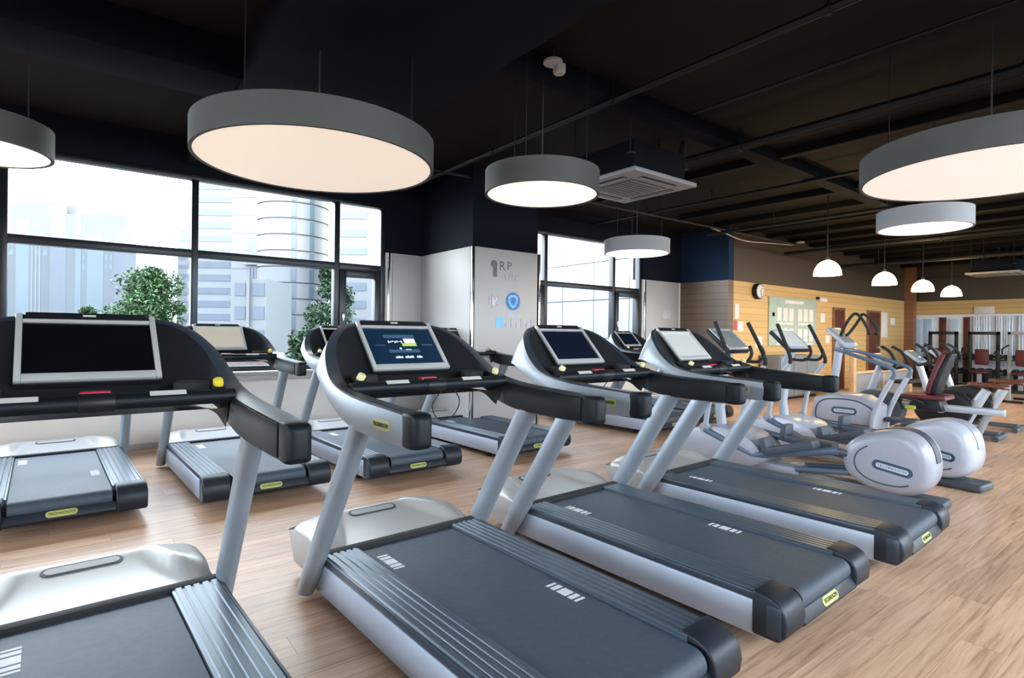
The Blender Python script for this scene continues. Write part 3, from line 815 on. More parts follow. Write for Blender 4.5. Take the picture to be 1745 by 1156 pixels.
# ================================================================== ceiling lamps and fittings
def drum_lamp(x, y, r, glow, drum, label, z=2.5, hgt=0.19, group='round drum pendants'):
    t = thing('drum_pendant', label, 'lamp', (x, y, z), 0, group)
    n = 64
    MB().lathe([(r, 0), (r, hgt), (r - .012, hgt), (r - .012, .012), (r - .022, .012), (r - .022, 0), (r, 0)], n=n, cap=False).build('drum', drum, t)
    MB().lathe([(r - .012, hgt - .03), (r - .012, hgt - .012), (.01, hgt - .012), (.01, hgt - .03)], n=n).build('top_plate', drum, t)
    MB().lathe([(.005, .004), (r * .5, .004), (r - .022, .005), (r - .022, .011), (.005, .011)], n=n).build('diffuser', glow, t)
    for a in (math.radians(210), math.radians(330), math.radians(90)):
        p = (r * .8 * math.cos(a), r * .8 * math.sin(a))
        MB().tube([(p[0], p[1], hgt - .02), (p[0], p[1], HC - z)], .0035, 6).build('suspension_wire', 'pipe_dark', t)
    MB().tube([(0, 0, hgt - .02), (0, 0, HC - z)], .006, 6).build('power_cord', 'cord', t)
    return t
drum_lamp(1.31, 3.90, .785, 'glow_cream', 'drum_grey', 'large grey drum pendant glowing cream in front of the left window')
drum_lamp(3.03, 3.54, .47, 'glow_warm', 'drum_grey', 'mid-sized drum pendant overlapping the ceiling air conditioner')
drum_lamp(6.25, 5.23, .455, 'glow_white', 'drum_white', 'small white drum pendant in front of the far window')
drum_lamp(5.05, 1.08, .785, 'glow_soft', 'drum_grey', 'large drum pendant cut off by the right edge of the picture')
drum_lamp(7.00, 2.04, .42, 'glow_white', 'drum_white', 'small white drum pendant over the cross trainers, under the large right one')
drum_lamp(-.56, 5.02, .43, 'glow_warm', 'drum_grey', 'small grey drum pendant cut off by the left edge of the picture')
def dome_lamp(x, y, z, label):
    t = thing('dome_pendant', label, 'lamp', (x, y, z), 0, 'white glass dome pendants')
    prof = [(.195 * math.cos(a), .235 * math.sin(a)) for a in [k * PI / 2 / 10 for k in range(10)]]
    MB().lathe(prof + [(.03, .235)] + [(.028, .225)] + [(r * .96, h * .96) for r, h in reversed(prof)], n=32, cap=False).build('shade', 'glow_dome', t)
    MB().cyl((0, 0, .25), 'z', .03, .06, 14).build('lamp_holder', 'pipe_dark', t)
    MB().tube([(0, 0, .27), (0, 0, HC - z)], .008, 6).build('stem', 'pipe_dark', t)
for k, (x, w) in enumerate(((9.25, 'nearest'), (11.63, 'second nearest'), (13.75, 'third nearest'), (15.74, 'farthest'))):
    dome_lamp(x, 3.95 + .03 * k, 2.32, 'glowing white dome pendant, %s of the four in the row' % w)

# air conditioner cassette
def cassette(x, y, z, label, rz=0):
    t = thing('air_conditioner', label, 'air conditioner', (x, y, z), rz)
    s = .49
    MB().rng(-s, s, -s, s, 0, .045).build('fascia', 'ac_white', t, .012)
    g = MB().rng(-.27, .27, -.27, .27, -.006, .004).build('intake_grille', 'ac_grille', t, .004)
    for k in range(9):
        MB().rng(-.25, .25, -.245 + k * .058, -.228 + k * .058, -.012, -.005).build('grille_bar', 'ac_white', g, .002)
    for a in range(4):
        o = MB().rng(-.27, .27, .335, .405, -.004, .003).build('air_slot', 'rubber', t, .002); o.rotation_euler = (0, 0, a * PI / 2)
        f = MB().rng(-.26, .26, .345, .37, -.009, -.004).build('slot_flap', 'ac_white', o, .002)
    MB().rng(-.40, .40, -.40, .40, .045, .34).build('casing', 'beam_black', t, .01)
    for sx in (-1, 1):
        for sy in (-1, 1):
            MB().tube([(sx * .43, sy * .38, .2), (sx * .43, sy * .38, HC - z)], .006, 6).build('hanging_rod', 'pipe_dark', t)
            MB().rng(min(sx * .39, sx * .45), max(sx * .39, sx * .45), sy * .38 - .03, sy * .38 + .03, .19, .21).build('bracket', 'pipe_dark', t, .002)
    MB().tube(crom([(.38, -.1, .22), (.62, -.05, .25), (.85, .0, .42), (.95, .02, HC - z)], 5), .035, 10).build('drain_hose', 'rubber', t)
    MB().tube(crom([(.38, .15, .24), (.55, .15, .28), (.62, .12, .45), (.62, .1, HC - z)], 5), .03, 10).build('refrigerant_pipe', 'rubber', t)
cassette(4.60, 3.96, 2.9, 'square white ceiling air conditioner hanging beyond the mid-sized drum pendant')
cassette(17.0, 3.5, 2.86, 'ceiling air conditioner far off near the right edge, seen edge-on')

def ceil_disc(x, y, r, label, head=False):
    t = thing('smoke_detector', label, 'detector', (x, y, HC), 0, 'white ceiling discs')
    drop = .10
    MB().tube([(0, 0, 0), (0, 0, -drop)], .012, 8).build('stem', 'pipe_dark', t)
    MB().lathe([(.01, -drop), (r, -drop - .005), (r, -drop - .025), (r * .8, -drop - .035), (.01, -drop - .038)], n=28).build('disc', 'detector', t)
    if head:
        MB().lathe([(.01, -drop - .03), (.05, -drop - .03), (.05, -drop - .085), (.04, -drop - .10), (.01, -drop - .10)], (.05, -.02, 0), 20).build('sensor_head', 'detector', t)
    return t
ceil_disc(2.93, 3.31, .075, 'white smoke detector with a round sensor head, nearest on the ceiling', True)
for (x, y, l) in ((8.1, 3.52, 'white ceiling disc left of the large right pendant'), (12.9, 6.1, 'white ceiling disc above the clock wall, left one'),
                  (14.2, 6.1, 'white ceiling disc above the clock wall, right one'), (14.3, 3.65, 'white ceiling disc right of the small drum pendant over the cross trainers')):
    ceil_disc(x, y, .09, l)

# ================================================================== cross trainers
def capsule_yz(w, h, n=8): return capsule(w, h, n)
def badge(parent, w, h, loc, rot, text=True):
    p = plate_xz(MB(), capsule(w, h), 0, .006).build('badge', 'badge_blue', parent, .001, 1)
    p.location = loc; p.rotation_euler = rot
    o = plate_xz(MB(), capsule(w * .80, h * .46), -.002, .002).build('badge_field', 'badge_pale', p); 
    t = link('lettering', text_mesh('TECHNOGYM', h * .36, 'badge_blue'), p); t.location = (0, -.003, 0); t.scale = (w * .68 / (h * .36 * 5.9), 1, 1)
    return p

def egg(y0, z0, a, b, tilt, n=40, flat=.0):
    out = []
    for j in range(n):
        q = 2 * PI * j / n
        e = 2.35
        u = a * math.copysign(abs(math.cos(q)) ** (2 / e), math.cos(q)); w = b * math.copysign(abs(math.sin(q)) ** (2 / e), math.sin(q))
        w *= 1 + .18 * u / a * -1
        out.append((y0 + u * math.cos(tilt) - w * math.sin(tilt), z0 + u * math.sin(tilt) + w * math.cos(tilt)))
    return out

def make_cross_trainer():
    t = thing('cross_trainer', 'x', 'cross trainer')
    # rear drive housing, an egg on its side
    rings = []
    for x, s in ((-.19, .70), (-.185, .82), (-.165, .92), (-.12, .985), (0, 1.0), (.12, .985), (.165, .92), (.185, .82), (.19, .70)):
        rings.append([(x, y, z) for y, z in egg(.285, .335, .33 * s, .262 * s, math.radians(-6))])
    h_ = MB().loft(rings).build('drive_housing', 'shell_grey', t, angle=40)
    strip = MB(); e = egg(.285, .335, .334, .266, math.radians(-6))
    seg = [p for k, p in enumerate(e) if 8 <= k <= 20]
    e2 = egg(.285, .335, .322, .254, math.radians(-6)); seg2 = [p for k, p in enumerate(e2) if 8 <= k <= 20]
    strip.loft([[(x, y, z) for x in (-.06, .06)] + [(x, y2, z2) for x in (.06, -.06) for (y2, z2) in [q]] for (y, z), q in zip(seg, seg2)])
    strip.build('top_strip', 'groove', h_)
    def ringpart(s):
        a = egg(.27, .33, .235, .175, math.radians(-6), 40); b = egg(.27, .33, .225, .165, math.radians(-6), 40)
        ks = list(range(26, 48))
        MB().loft([[(s * .1885, a[k % 40][0], a[k % 40][1]), (s * .193, a[k % 40][0], a[k % 40][1]), (s * .193, b[k % 40][0], b[k % 40][1]), (s * .1885, b[k % 40][0], b[k % 40][1])] for k in ks]).build('groove_line', 'groove', h_)
    sides(ringpart)
    badge(h_, .29, .080, (-.1915, .225, .30), (0, math.radians(9), -PI / 2))
    badge(h_, .29, .080, (.1915, .225, .30), (0, math.radians(-9), PI / 2))
    MB().rng(-.15, .15, -.10, .30, .0, .075).build('rear_foot', 'foot_grey', t, .025, 3)
    MB().rng(-.08, .08, .2, 1.75, .04, .10).build('base_beam', 'silver', t, .012)
    # front plinth and mast
    MB().loft([[(xx, 1.72 + .46 * s_ * math.cos(q), .20 + .25 * s_ * math.sin(q) * (1 if math.sin(q) > 0 else .6)) for q in [2 * PI * j / 30 for j in range(30)]] for xx, s_ in ((-.25, .80), (-.235, .95), (-.19, 1), (.19, 1), (.235, .95), (.25, .80))]).build('front_plinth', 'shell_grey', t)
    MB().rng(-.16, .16, 1.0, 1.5, .05, .16).build('deck_cover', 'shell_grey', t, .03)
    MB().rng(-.30, .30, 1.95, 2.05, .0, .05).build('front_foot', 'foot_grey', t, .012)
    MB().tube([(0, 1.78, .18), (0, 1.84, .6), (0, 1.80, 1.05), (0, 1.74, 1.2)], .05, 14).build('mast', 'tube_white', t)
    # console
    Mx = Matrix.Translation((0, 1.74, 1.32)) @ Matrix.Rotation(math.radians(-48), 4, 'X')
    def slab(x0, x1, y0, y1, z0, z1): return [Mx @ V(x, z, y) for x in (x0, x1) for y in (y0, y1) for z in (z0, z1)]
    F6 = [(0, 1, 3, 2), (4, 6, 7, 5), (0, 4, 5, 1), (2, 3, 7, 6), (0, 2, 6, 4), (1, 5, 7, 3)]
    MB().add(slab(-.21, .21, -.16, .17, 0, .05), F6).build('console_housing', 'dish', t, .012)
    fr = MB(); fr.add(slab(-.205, -.180, -.15, .16, -.012, .002), F6); fr.add(slab(.180, .205, -.15, .16, -.012, .002), F6)
    fr.add(slab(-.18, .18, -.15, -.12, -.012, .002), F6); fr.add(slab(-.18, .18, .135, .16, -.012, .002), F6)
    fr.build('display_frame', 'tube_white', t, .003)
    MB().add(slab(-.18, .18, -.12, .135, -.006, .002), F6).build('screen', 'screen_grey', t, smooth=False)
    MB().tube(crom([(-.13, 1.66, 1.10), (-.13, 1.50, 1.10), (-.125, 1.44, 1.18), (-.11, 1.47, 1.26)], 5), .016, 10).build('fixed_grip', 'rubber', t)
    MB().tube(crom([(.13, 1.66, 1.10), (.13, 1.50, 1.10), (.125, 1.44, 1.18), (.11, 1.47, 1.26)], 5), .016, 10).build('fixed_grip', 'rubber', t)
    def arm(s):
        dy = -.06 * s
        lev = MB().tube(crom([(s * .25, 1.80 + dy, .42), (s * .255, 1.72 + dy, .80), (s * .25, 1.55 + dy, 1.06)], 6), [.026] * 7 + [.022] * 6, 12).build('swing_lever', 'tube_white', t)
        MB().tube(crom([(s * .25, 1.56 + dy, 1.05), (s * .245, 1.55 + dy, 1.14), (s * .22, 1.72 + dy, 1.50)], 6), .020, 10).build('lever_grip', 'rubber', lev)
        MB().cyl((s * .25, 1.80 + dy, .42), 'x', .05, .05, 18).build('lever_pivot', 'shell_grey', lev)
        zz = .34 if s > 0 else .20
        z2 = .30 if s > 0 else .42
        ar = MB().tube([(s * .25, 1.80 + dy, .40), (s * .22, 1.36, zz + .02), (s * .20, .62, z2 - .04)], .034, 10).build('pedal_arm', 'tube_blue', t)
        Rm = Matrix.Rotation(math.atan2(zz - z2, .7) * -1 * -1, 3, 'X')
        pd = MB().box((s * .20, 1.02, (zz + z2) / 2 + .03), (.17, .46, .07), Rm).build('pedal', 'pedal', ar, .012)
        MB().box((s * .20, 1.24, (zz + z2) / 2 + .085 + (zz - z2) * .3), (.17, .06, .15), Rm).build('toe_guard', 'pedal', ar, .012)
        MB().tube([(s * .20, .64, z2 - .04), (s * .12, .50, .34)], .03, 10).build('crank', 'groove', t)
        MB().tube([(s * .12, 1.15, .12), (s * .12, .50, .20)], .026, 10).build('guide_track', 'tube_blue', t)
    sides(arm)
    return t
cta = make_cross_trainer(); freeze_kids()
cta.location = (5.42, 1.50, 0); cta.rotation_euler = (0, 0, math.radians(2.2))
tag(cta, 'grey cross trainer with an egg-shaped rear housing, next to the treadmills', 'cross trainer', 'cross trainers')
ctb = copy_tree(cta); ctb.location = (6.42, 1.46, 0); ctb.rotation_euler = (0, 0, math.radians(-5))
tag(ctb, 'paler cross trainer behind the grey one, nearer the exercise bikes', 'cross trainer', 'cross trainers')
bpy.context.view_layer.update()
for c in ctb.children:
    n = c.name.split('.')[0]
    if n in ('drive_housing', 'front_plinth'): c.material_slots[0].link = 'OBJECT'; c.material_slots[0].material = MATS['shell_white']
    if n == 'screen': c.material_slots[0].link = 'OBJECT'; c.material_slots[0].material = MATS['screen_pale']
    if n == 'drive_housing':
        for d in c.children:
            if d.name.startswith('top_strip'): d.material_slots[0].link = 'OBJECT'; d.material_slots[0].material = MATS['shell_grey']

# ================================================================== stair stepper
def make_stepper(x, y, rz):
    t = thing('stair_stepper', 'stair stepper with a grey badge-fronted body and long side handrails', 'stepper', (x, y, 0), rz)
    body = [(.10, .14), (.78, .14), (.86, .30), (.82, .56), (.62, .64), (.25, .62), (.08, .50)]
    b = MB().loft([[(xx, .43 + (yy - .43) * s, .38 + (z - .38) * s) for yy, z in body] for xx, s in ((-.235, .90), (-.21, .97), (-.15, 1), (.15, 1), (.21, .97), (.235, .90))]).build('body', 'shell_grey', t, .012)
    a = [(.12, .47), (.30, .56), (.60, .56), (.74, .50), (.78, .36), (.70, .28), (.14, .26)]
    pth = crom([(-.238, yy, z) for yy, z in a], 4)
    MB().tube(pth, .008, 6).build('groove_line', 'groove', b)
    badge(b, .30, .09, (-.236, .44, .42), (0, 0, -PI / 2))
    MB().rng(-.26, .26, -.05, .95, 0, .09).build('base', 'foot_grey', t, .02)
    def side(s):
        r = MB().tube(crom([(s * .10, .60, 1.20), (s * .26, .40, 1.16), (s * .30, .0, 1.03), (s * .30, -.13, .96), (s * .29, -.10, .85)], 6), .024, 10).build('handrail', 'tube_blue', t)
        MB().tube(crom([(s * .29, -.10, .86), (s * .28, .02, .60), (s * .27, .10, .36), (s * .26, .12, .06)], 6), .030, 10).build('rail_upright', 'tube_white', t)
        st = MB().tube([(s * .13, .55, .30), (s * .13, -.10, .22 + .1 * s)], .022, 8).build('step_arm', 'tube_blue', t)
        MB().rng(s * .13 - .09, s * .13 + .09, -.26, .06, .22 + .1 * s, .26 + .1 * s).build('step', 'pedal', st, .012)
        MB().tube(crom([(s * .06, .56, 1.34), (s * .14, .50, 1.44), (s * .17, .42, 1.58), (s * .13, .36, 1.66), (s * .15, .28, 1.60), (s * .16, .20, 1.46), (s * .12, .20, 1.40)], 6), .018, 10).build('upper_grip', 'rubber', t)
    sides(side)
    MB().tube([(0, .68, .60), (0, .62, .95), (0, .58, 1.30)], .05, 14).build('mast', 'tube_white', t)
    Mx = Matrix.Translation((0, .54, 1.37)) @ Matrix.Rotation(math.radians(-45), 4, 'X')
    def slab(x0, x1, y0, y1, z0, z1): return [Mx @ V(x, z, y) for x in (x0, x1) for y in (y0, y1) for z in (z0, z1)]
    F6 = [(0, 1, 3, 2), (4, 6, 7, 5), (0, 4, 5, 1), (2, 3, 7, 6), (0, 2, 6, 4), (1, 5, 7, 3)]
    MB().add(slab(-.20, .20, -.17, .17, 0, .05), F6).build('console_housing', 'tube_white', t, .015)
    MB().add(slab(-.16, .16, -.12, .13, -.006, .004), F6).build('screen', 'screen_grey', t, smooth=False)
make_stepper(8.0, 2.66, math.radians(2))

# ================================================================== exercise bikes
def handlebar(t, y, z):
    for s in (-1, 1):
        MB().tube(crom([(s * .03, y + .10, z - .16), (s * .18, y + .02, z - .20), (s * .24, y - .12, z - .14), (s * .22, y - .06, z + .02), (s * .19, y + .05, z + .10)], 6), .020, 10).build('handlebar', 'rubber', t)
    Mx = Matrix.Translation((0, y + .08, z - .08)) @ Matrix.Rotation(math.radians(-50), 4, 'X')
    def slab(x0, x1, y0, y1, z0, z1): return [Mx @ V(x, zz, yy) for x in (x0, x1) for yy in (y0, y1) for zz in (z0, z1)]
    F6 = [(0, 1, 3, 2), (4, 6, 7, 5), (0, 4, 5, 1), (2, 3, 7, 6), (0, 2, 6, 4), (1, 5, 7, 3)]
    MB().add(slab(-.17, .17, -.14, .14, 0, .045), F6).build('console_housing', 'tube_white', t, .012)
    MB().add(slab(-.13, .13, -.10, .11, -.006, .004), F6).build('screen', 'screen_grey', t, smooth=False)
def bike_drive(t, y, z, r, m):
    d = MB().loft([[(x, y + r * s * 1.25 * math.cos(q), z + r * s * math.sin(q)) for q in [2 * PI * j / 28 for j in range(28)]] for x, s in ((-.13, .8), (-.115, .95), (-.06, 1), (.06, 1), (.115, .95), (.13, .8))]).build('drive_cover', m, t)
    for s in (-1, 1):
        c = MB().tube([(s * .15, y, z), (s * .16, y - .02 * s, z - .15 * s)], .018, 8).build('crank', 'chrome', t)
        MB().rng(s * .22 - .05, s * .22 + .05, y - .02 * s - .06, y - .02 * s + .06, z - .15 * s - .02, z - .15 * s + .02).build('pedal', 'rubber', c, .008)
        MB().cyl((s * .137, y, z), 'x', .06, .02, 18).build('crank_hub', 'shell_grey', d)
def feet(t, y0, y1):
    MB().tube([(-.28, y0, .035), (.28, y0, .035)], .04, 12).build('rear_foot', 'foot_grey', t)
    MB().tube([(-.25, y1, .035), (.25, y1, .035)], .04, 12).build('front_foot', 'foot_grey', t)
    MB().rng(-.05, .05, y0, y1, .04, .10).build('base_beam', 'foot_grey', t, .012)
def upright_bike(x, y, label):
    t = thing('upright_bike', label, 'exercise bike', (x, y, 0), math.radians(1.5), 'upright exercise bikes')
    feet(t, .0, 1.12)
    bike_drive(t, .62, .36, .28, 'black_plastic')
    MB().tube([(0, .42, .12), (0, .30, .36), (0, .14, .66)], [.085, .075, .055], 14).build('seat_post', 'tube_white', t)
    MB().tube([(0, .75, .4), (0, .95, 1.08)], .045, 14).build('mast', 'tube_white', t)
    sd = []
    for yy, w, z in ((-.10, .03, .70), (-.06, .10, .705), (.02, .125, .715), (.12, .10, .72), (.22, .05, .725), (.32, .03, .725), (.35, .012, .72)):
        sd.append([(w * math.cos(q), yy, z + (.035 if math.sin(q) > 0 else .03) * math.sin(q)) for q in [2 * PI * j / 14 for j in range(14)]])
    MB().loft(sd).build('saddle', 'brown_pad', t)
    handlebar(t, .86, 1.17)
upright_bike(9.85, 1.98, 'upright exercise bike with a brown saddle, directly behind the recumbent one')
upright_bike(11.0, 2.0, 'upright exercise bike with a brown saddle, farther right than its twin')

def recumbent(x, y):
    t = thing('recumbent_bike', 'recumbent exercise bike with a dark red padded backrest', 'exercise bike', (x, y, 0), math.radians(1.5))
    feet(t, .0, 1.45)
    MB().rng(-.06, .06, -.28, .78, .44, .52).build('seat_rail', 'tube_white', t, .008)
    MB().tube([(0, -.12, .45), (0, .02, .06)], .04, 12).build('rear_leg', 'silver', t)
    MB().prism([(.28, .44), (.62, .44), (.66, .50), (.60, .58), (.34, .60)], -.16, .16).build('seat_carriage', 'dish', t, .02)
    MB().prism([(.24, .585), (.74, .575), (.77, .61), (.72, .635), (.26, .645)], -.21, .21).build('seat_cushion', 'red_pad', t, .02)
    back = [[(sx * w, yy + dy, z) for sx, dy in ((-1, 0), (1, 0))] for yy, z, w in ()]
    pads = []
    for k, (yy, z, w) in enumerate(((.42, .64, .17), (.38, .80, .20), (.32, 1.0, .17), (.26, 1.17, .12))):
        pads.append([(-w, yy, z), (w, yy, z), (w, yy + .06, z + .015), (-w, yy + .06, z + .015)])
    MB().loft(pads).build('backrest', 'red_pad', t, .02, 3)
    pb = [[(p[0] * .96, p[1] - .055 if i < 2 else p[1] - .062, p[2]) for i, p in enumerate(r)] for r in pads]
    MB().loft(pb).build('backrest_shell', 'dish', t, .015)
    for s in (-1, 1):
        MB().tube(crom([(s * .17, .48, .50), (s * .27, .50, .56), (s * .27, .72, .60)], 5), .016, 8).build('side_grip', 'rubber', t)
    MB().box((-.19, .62, .47), (.03, .12, .05)).build('adjust_lever', 'lime', t, .008)
    bike_drive(t, 1.05, .40, .26, 'foot_grey')
    MB().tube([(0, 1.18, .5), (0, 1.02, 1.0)], .045, 14).build('mast', 'tube_white', t)
    handlebar(t, .90, 1.14)
recumbent(8.7, 1.98)
# ================================================================== far side of the gym
tf = struct(MB().rng(18.4, X1, Y0, YC, 0.001, 0.02).build('floor_turf', 'turf', smooth=False))
def rack(x, y, label, frame='machine_white'):
    t = thing('strength_machine', label, 'gym machine', (x, y, 0), 0, 'strength machines on the green turf')
    for dy in (-.3, .3):
        MB().rng(-.04, .04, dy - .04, dy + .04, .0, 1.55).build('upright', frame, t, .008)
    MB().rng(-.04, .04, -.34, .34, 1.47, 1.55).build('top_beam', frame, t, .008)
    for dy in (-.32, .32): MB().rng(-.5, .5, dy - .04, dy + .04, 0, .06).build('base', 'iron', t, .008)
    for k in range(9):
        MB().rng(-.12, .12, -.2, .2, .08 + k * .05, .125 + k * .05).build('weight_plate', 'iron', t, .004)
    s = MB().rng(-.55, -.22, -.17, .17, .44, .50).build('seat_pad', 'red_pad', t, .02)
    MB().rng(-.44, -.38, -.05, .05, .05, .44).build('seat_stand', 'machine_white', s, .008)
    b = MB().rng(-.22, -.14, -.15, .15, .66, 1.08).build('back_pad', 'red_pad', t, .03)
    for dy in (-1, 1):
        MB().tube([(-.1, dy * .30, 1.2), (-.35, dy * .38, 1.1), (-.55, dy * .34, .98)], .02, 8).build('press_arm', 'iron', t)
for k, (x, y, fm) in enumerate(((19.2, 5.1, 'iron'), (19.4, 4.25, 'iron'), (19.3, 3.4, 'machine_white'), (19.3, 2.55, 'iron'))):
    rack(x, y, 'strength machine with dark red pads, %s on the green turf' % ['leftmost', 'second from the left', 'third from the left', 'rightmost'][k], fm)
def bench(x, y, label, m):
    t = thing('weight_bench', label, 'bench', (x, y, 0), math.radians(80), 'padded benches before the turf')
    MB().rng(-.14, .14, -.62, .62, .40, .47).build('pad', m, t, .02)
    for yy in (-.45, .45):
        MB().rng(-.03, .03, yy - .03, yy + .03, .04, .40).build('leg', 'machine_white', t, .006)
        MB().rng(-.25, .25, yy - .035, yy + .035, 0, .05).build('foot', 'iron', t, .006)
bench(16.2, 2.95, 'brown padded bench near the right edge in front of the red machines', 'brown_pad')
bench(14.2, 4.3, 'dark padded bench beyond the recumbent bike', 'black_plastic')
rk = thing('dumbbell_rack', 'low black dumbbell rack with rows of dumbbells along the far wall', 'rack', (20.45, 4.35, 0))
for z, xx in ((.35, -.06), (.75, .06)):
    MB().rng(xx - .18, xx + .18, -1.6, 1.6, z, z + .03).build('shelf', 'iron', rk, .006)
for yy in (-1.5, 1.5):
    MB().rng(-.22, .22, yy - .04, yy + .04, 0, .8).build('side_frame', 'iron', rk, .006)
ORD = ('first second third fourth fifth sixth seventh eighth ninth tenth eleventh twelfth thirteenth fourteenth fifteenth').split()
db = MB().cyl((-.10, 0, 0), 'x', .07, .09, 12).cyl((.10, 0, 0), 'x', .07, .09, 12).cyl((0, 0, 0), 'x', .02, .14, 8).mesh('dumbbell', 'iron')
for z, xx, nm in ((.455, -.06, 'lower'), (.855, .06, 'upper')):
    for k in range(15):
        o = link('dumbbell', db); o.location = (20.45 + xx, 4.35 - 1.33 + k * .19, z)
        tag(o, 'black dumbbell on the %s rack shelf, %s from its right end' % (nm, ORD[k]), 'dumbbell', 'dumbbells on the %s shelf' % nm)
# timber framed low screen behind the stepper
sc_ = thing('low_screen', 'low timber-framed screen with grey panels behind the stepper', 'screen', (12.9, 4.98, 0), math.radians(-2))
for x in (0, 2.95): MB().rng(x - .06, x + .06, -.05, .05, 0, 1.18 if x == 0 else .62).build('post', 'timber', sc_, .006)
MB().rng(.06, 2.89, -.03, .03, .58, .64).build('top_rail', 'timber', sc_, .006)
for x0, x1 in ((.07, 1.45), (1.5, 2.88)): MB().rng(x0, x1, -.012, .012, .06, .57).build('panel', 'partition_grey', sc_, .004)
MB().rng(1.45, 1.5, -.03, .03, 0, .58).build('rail_post', 'timber', sc_, .004)
cb = thing('low_cabinet', 'grey waist-high cabinet standing against the board wall', 'cabinet', (12.6, 6.15, 0))
MB().rng(-.9, .9, -.22, .22, .06, .95).build('body', 'partition_grey', cb, .008)
MB().rng(-.85, .85, -.18, .2, 0, .06).build('plinth', 'iron', cb)
for k in range(3): 
    d = MB().rng(-.88 + k * .59, -.31 + k * .59, -.24, -.22, .09, .92).build('door', 'partition_grey', cb, .004)
    MB().rng(-.38 + k * .59, -.36 + k * .59, -.26, -.24, .5, .62).build('handle', 'chrome', d, .002)

# ================================================================== things on the walls
ck = thing('wall_clock', 'round wall clock with a cream face and thick black rim', 'clock', (11.57, YC - .001, 2.32))
MB().tube([(0, 0, 0), (0, -.10, 0)], .17, 32).build('case', 'black_plastic', ck, .01)
MB().tube([(0, -.10, 0), (0, -.106, 0)], .145, 32).build('dial', 'clock_face', ck)
for a, l in ((40, .08), (160, .11)):
    q = math.radians(a); MB().tube([(0, -.11, 0), (l * math.sin(q), -.11, l * math.cos(q))], .006, 6).build('hand', 'logo_black', ck)
for k in range(12):
    q = k * PI / 6; MB().box((.125 * math.sin(q), -.108, .125 * math.cos(q)), (.01, .004, .02), Matrix.Rotation(q, 3, 'Y')).build('hour_mark', 'logo_black', ck)
nb = thing('notice_board', 'pale green notice board with rows of white sheets', 'notice board', (13.22, YC - .001, 1.15))
MB().rng(-1.13, 1.13, -.03, 0, 0, 1.10).build('board', 'board_green', nb, .006)
MB().rng(-.45, .45, -.036, -.03, .97, 1.04).build('heading_strip', 'paper', nb)
for gx in (-.80, .18):
    for r in range(2):
        for c_ in range(3):
            MB().rng(gx + c_ * .28, gx + c_ * .28 + .20, -.036, -.03, .56 - r * .47, .86 - r * .47).build('sheet', 'paper', nb)
        MB().rng(gx, gx + .76, -.036, -.03, .48 - r * .47, .53 - r * .47).build('caption_strip', 'paper', nb)
for gx in (-1.0, -1.0): MB().rng(gx, gx + .1, -.036, -.03, .66, .74).build('sheet', 'paper', nb)
def sheet(name, label, cat, xa, xb, z0, z1, m, y=YC):
    return tag(MB().rng(xa, xb, y - .012, y, z0, z1).build(name, m, None, .002), label, cat)
sheet('poster', 'narrow white wall poster beside the left edge of the orange wall', 'poster', 10.74, 10.90, 1.72, 2.02, 'paper')
sheet('fire_notice', 'red fire notice low on the left end of the orange wall', 'notice', 10.72, 10.82, 1.48, 1.68, 'paper_red')
sheet('paper_notice', 'white paper notice beside the red one', 'notice', 10.85, 11.06, 1.46, 1.66, 'paper')
sheet('paper_notice', 'white paper notice low between the red notice and the notice board', 'notice', 11.55, 11.85, 1.1, 1.35, 'paper')
sheet('paper_notice', 'white paper notice right of the notice board', 'notice', 14.62, 14.85, 1.72, 1.95, 'paper')
sheet('paper_notice', 'white paper notice low beside the first dark door', 'notice', 14.9, 15.15, 1.2, 1.4, 'paper')
sheet('tall_notice', 'tall white vertical notice right of the second dark door', 'notice', 18.5, 18.95, 1.36, 2.10, 'paper')
sheet('paper_notice', 'small pink and white notice near the corner post', 'notice', 19.2, 19.55, 1.74, 1.95, 'paper')
el = thing('emergency_light', 'small emergency light fitting high on the orange wall', 'light fitting', (14.68, YC - .001, 2.28))
MB().rng(-.2, .2, -.06, 0, -.05, .05).build('body', 'paper', el, .01)
MB().rng(-.32, -.2, -.05, 0, .0, .06).build('bracket', 'black_plastic', el, .006)

# lettering and emblem on the pier
PF = 6.175
def on_pier(mb_outline, x, z, m, name, parent, y=.004, x0=0):
    o = plate_xz(MB(), mb_outline, -y, 0).build(name, m, parent, smooth=False); o.location = (x, 0, z); return o
def circle(r, n=36): return [(r * math.cos(2 * PI * k / n), r * math.sin(2 * PI * k / n)) for k in range(n)]
em = thing('round_emblem', 'round blue emblem with a pale shield outline on the white pier', 'emblem', (4.78, PF, 1.80))
on_pier(circle(.125), 0, 0, 'sign_blue', 'disc', em)
shield = [(-.085, .055), (-.045, .085), (0, .09), (.045, .085), (.085, .055), (.075, -.02), (.035, -.075), (0, -.10), (-.035, -.075), (-.075, -.02)]
on_pier(shield, 0, 0, 'sign_light', 'shield_outline', em, .006)
on_pier([(x * .62, z * .62) for x, z in shield], 0, 0, 'sign_blue', 'shield', em, .008)
bs = thing('wall_lettering', 'small blue square with faint pale lettering below the round emblem', 'lettering', (4.55, PF, 1.50))
on_pier([(-.06, -.07), (.06, -.07), (.06, .07), (-.06, .07)], 0, 0, 'sign_light', 'square', bs)
xx = .10
for k in range(16):
    hh = (.06, .10, .07, .12, .06, .09)[k % 6]
    on_pier([(0, -.06), (.014, -.06), (.014, -.06 + hh), (0, -.06 + hh)], xx, 0, 'sign_pale' if k % 3 else 'sign_mid', 'stroke', bs); xx += .030
xx = .12
for k in range(8):
    on_pier([(0, .06), (.014, .06), (.014, .13), (0, .13)], xx, 0, 'sign_pale', 'stroke', bs); xx += .030
gm = thing('wall_lettering', 'faint grey symbol left of the round blue emblem', 'lettering', (4.44, PF, 1.79))
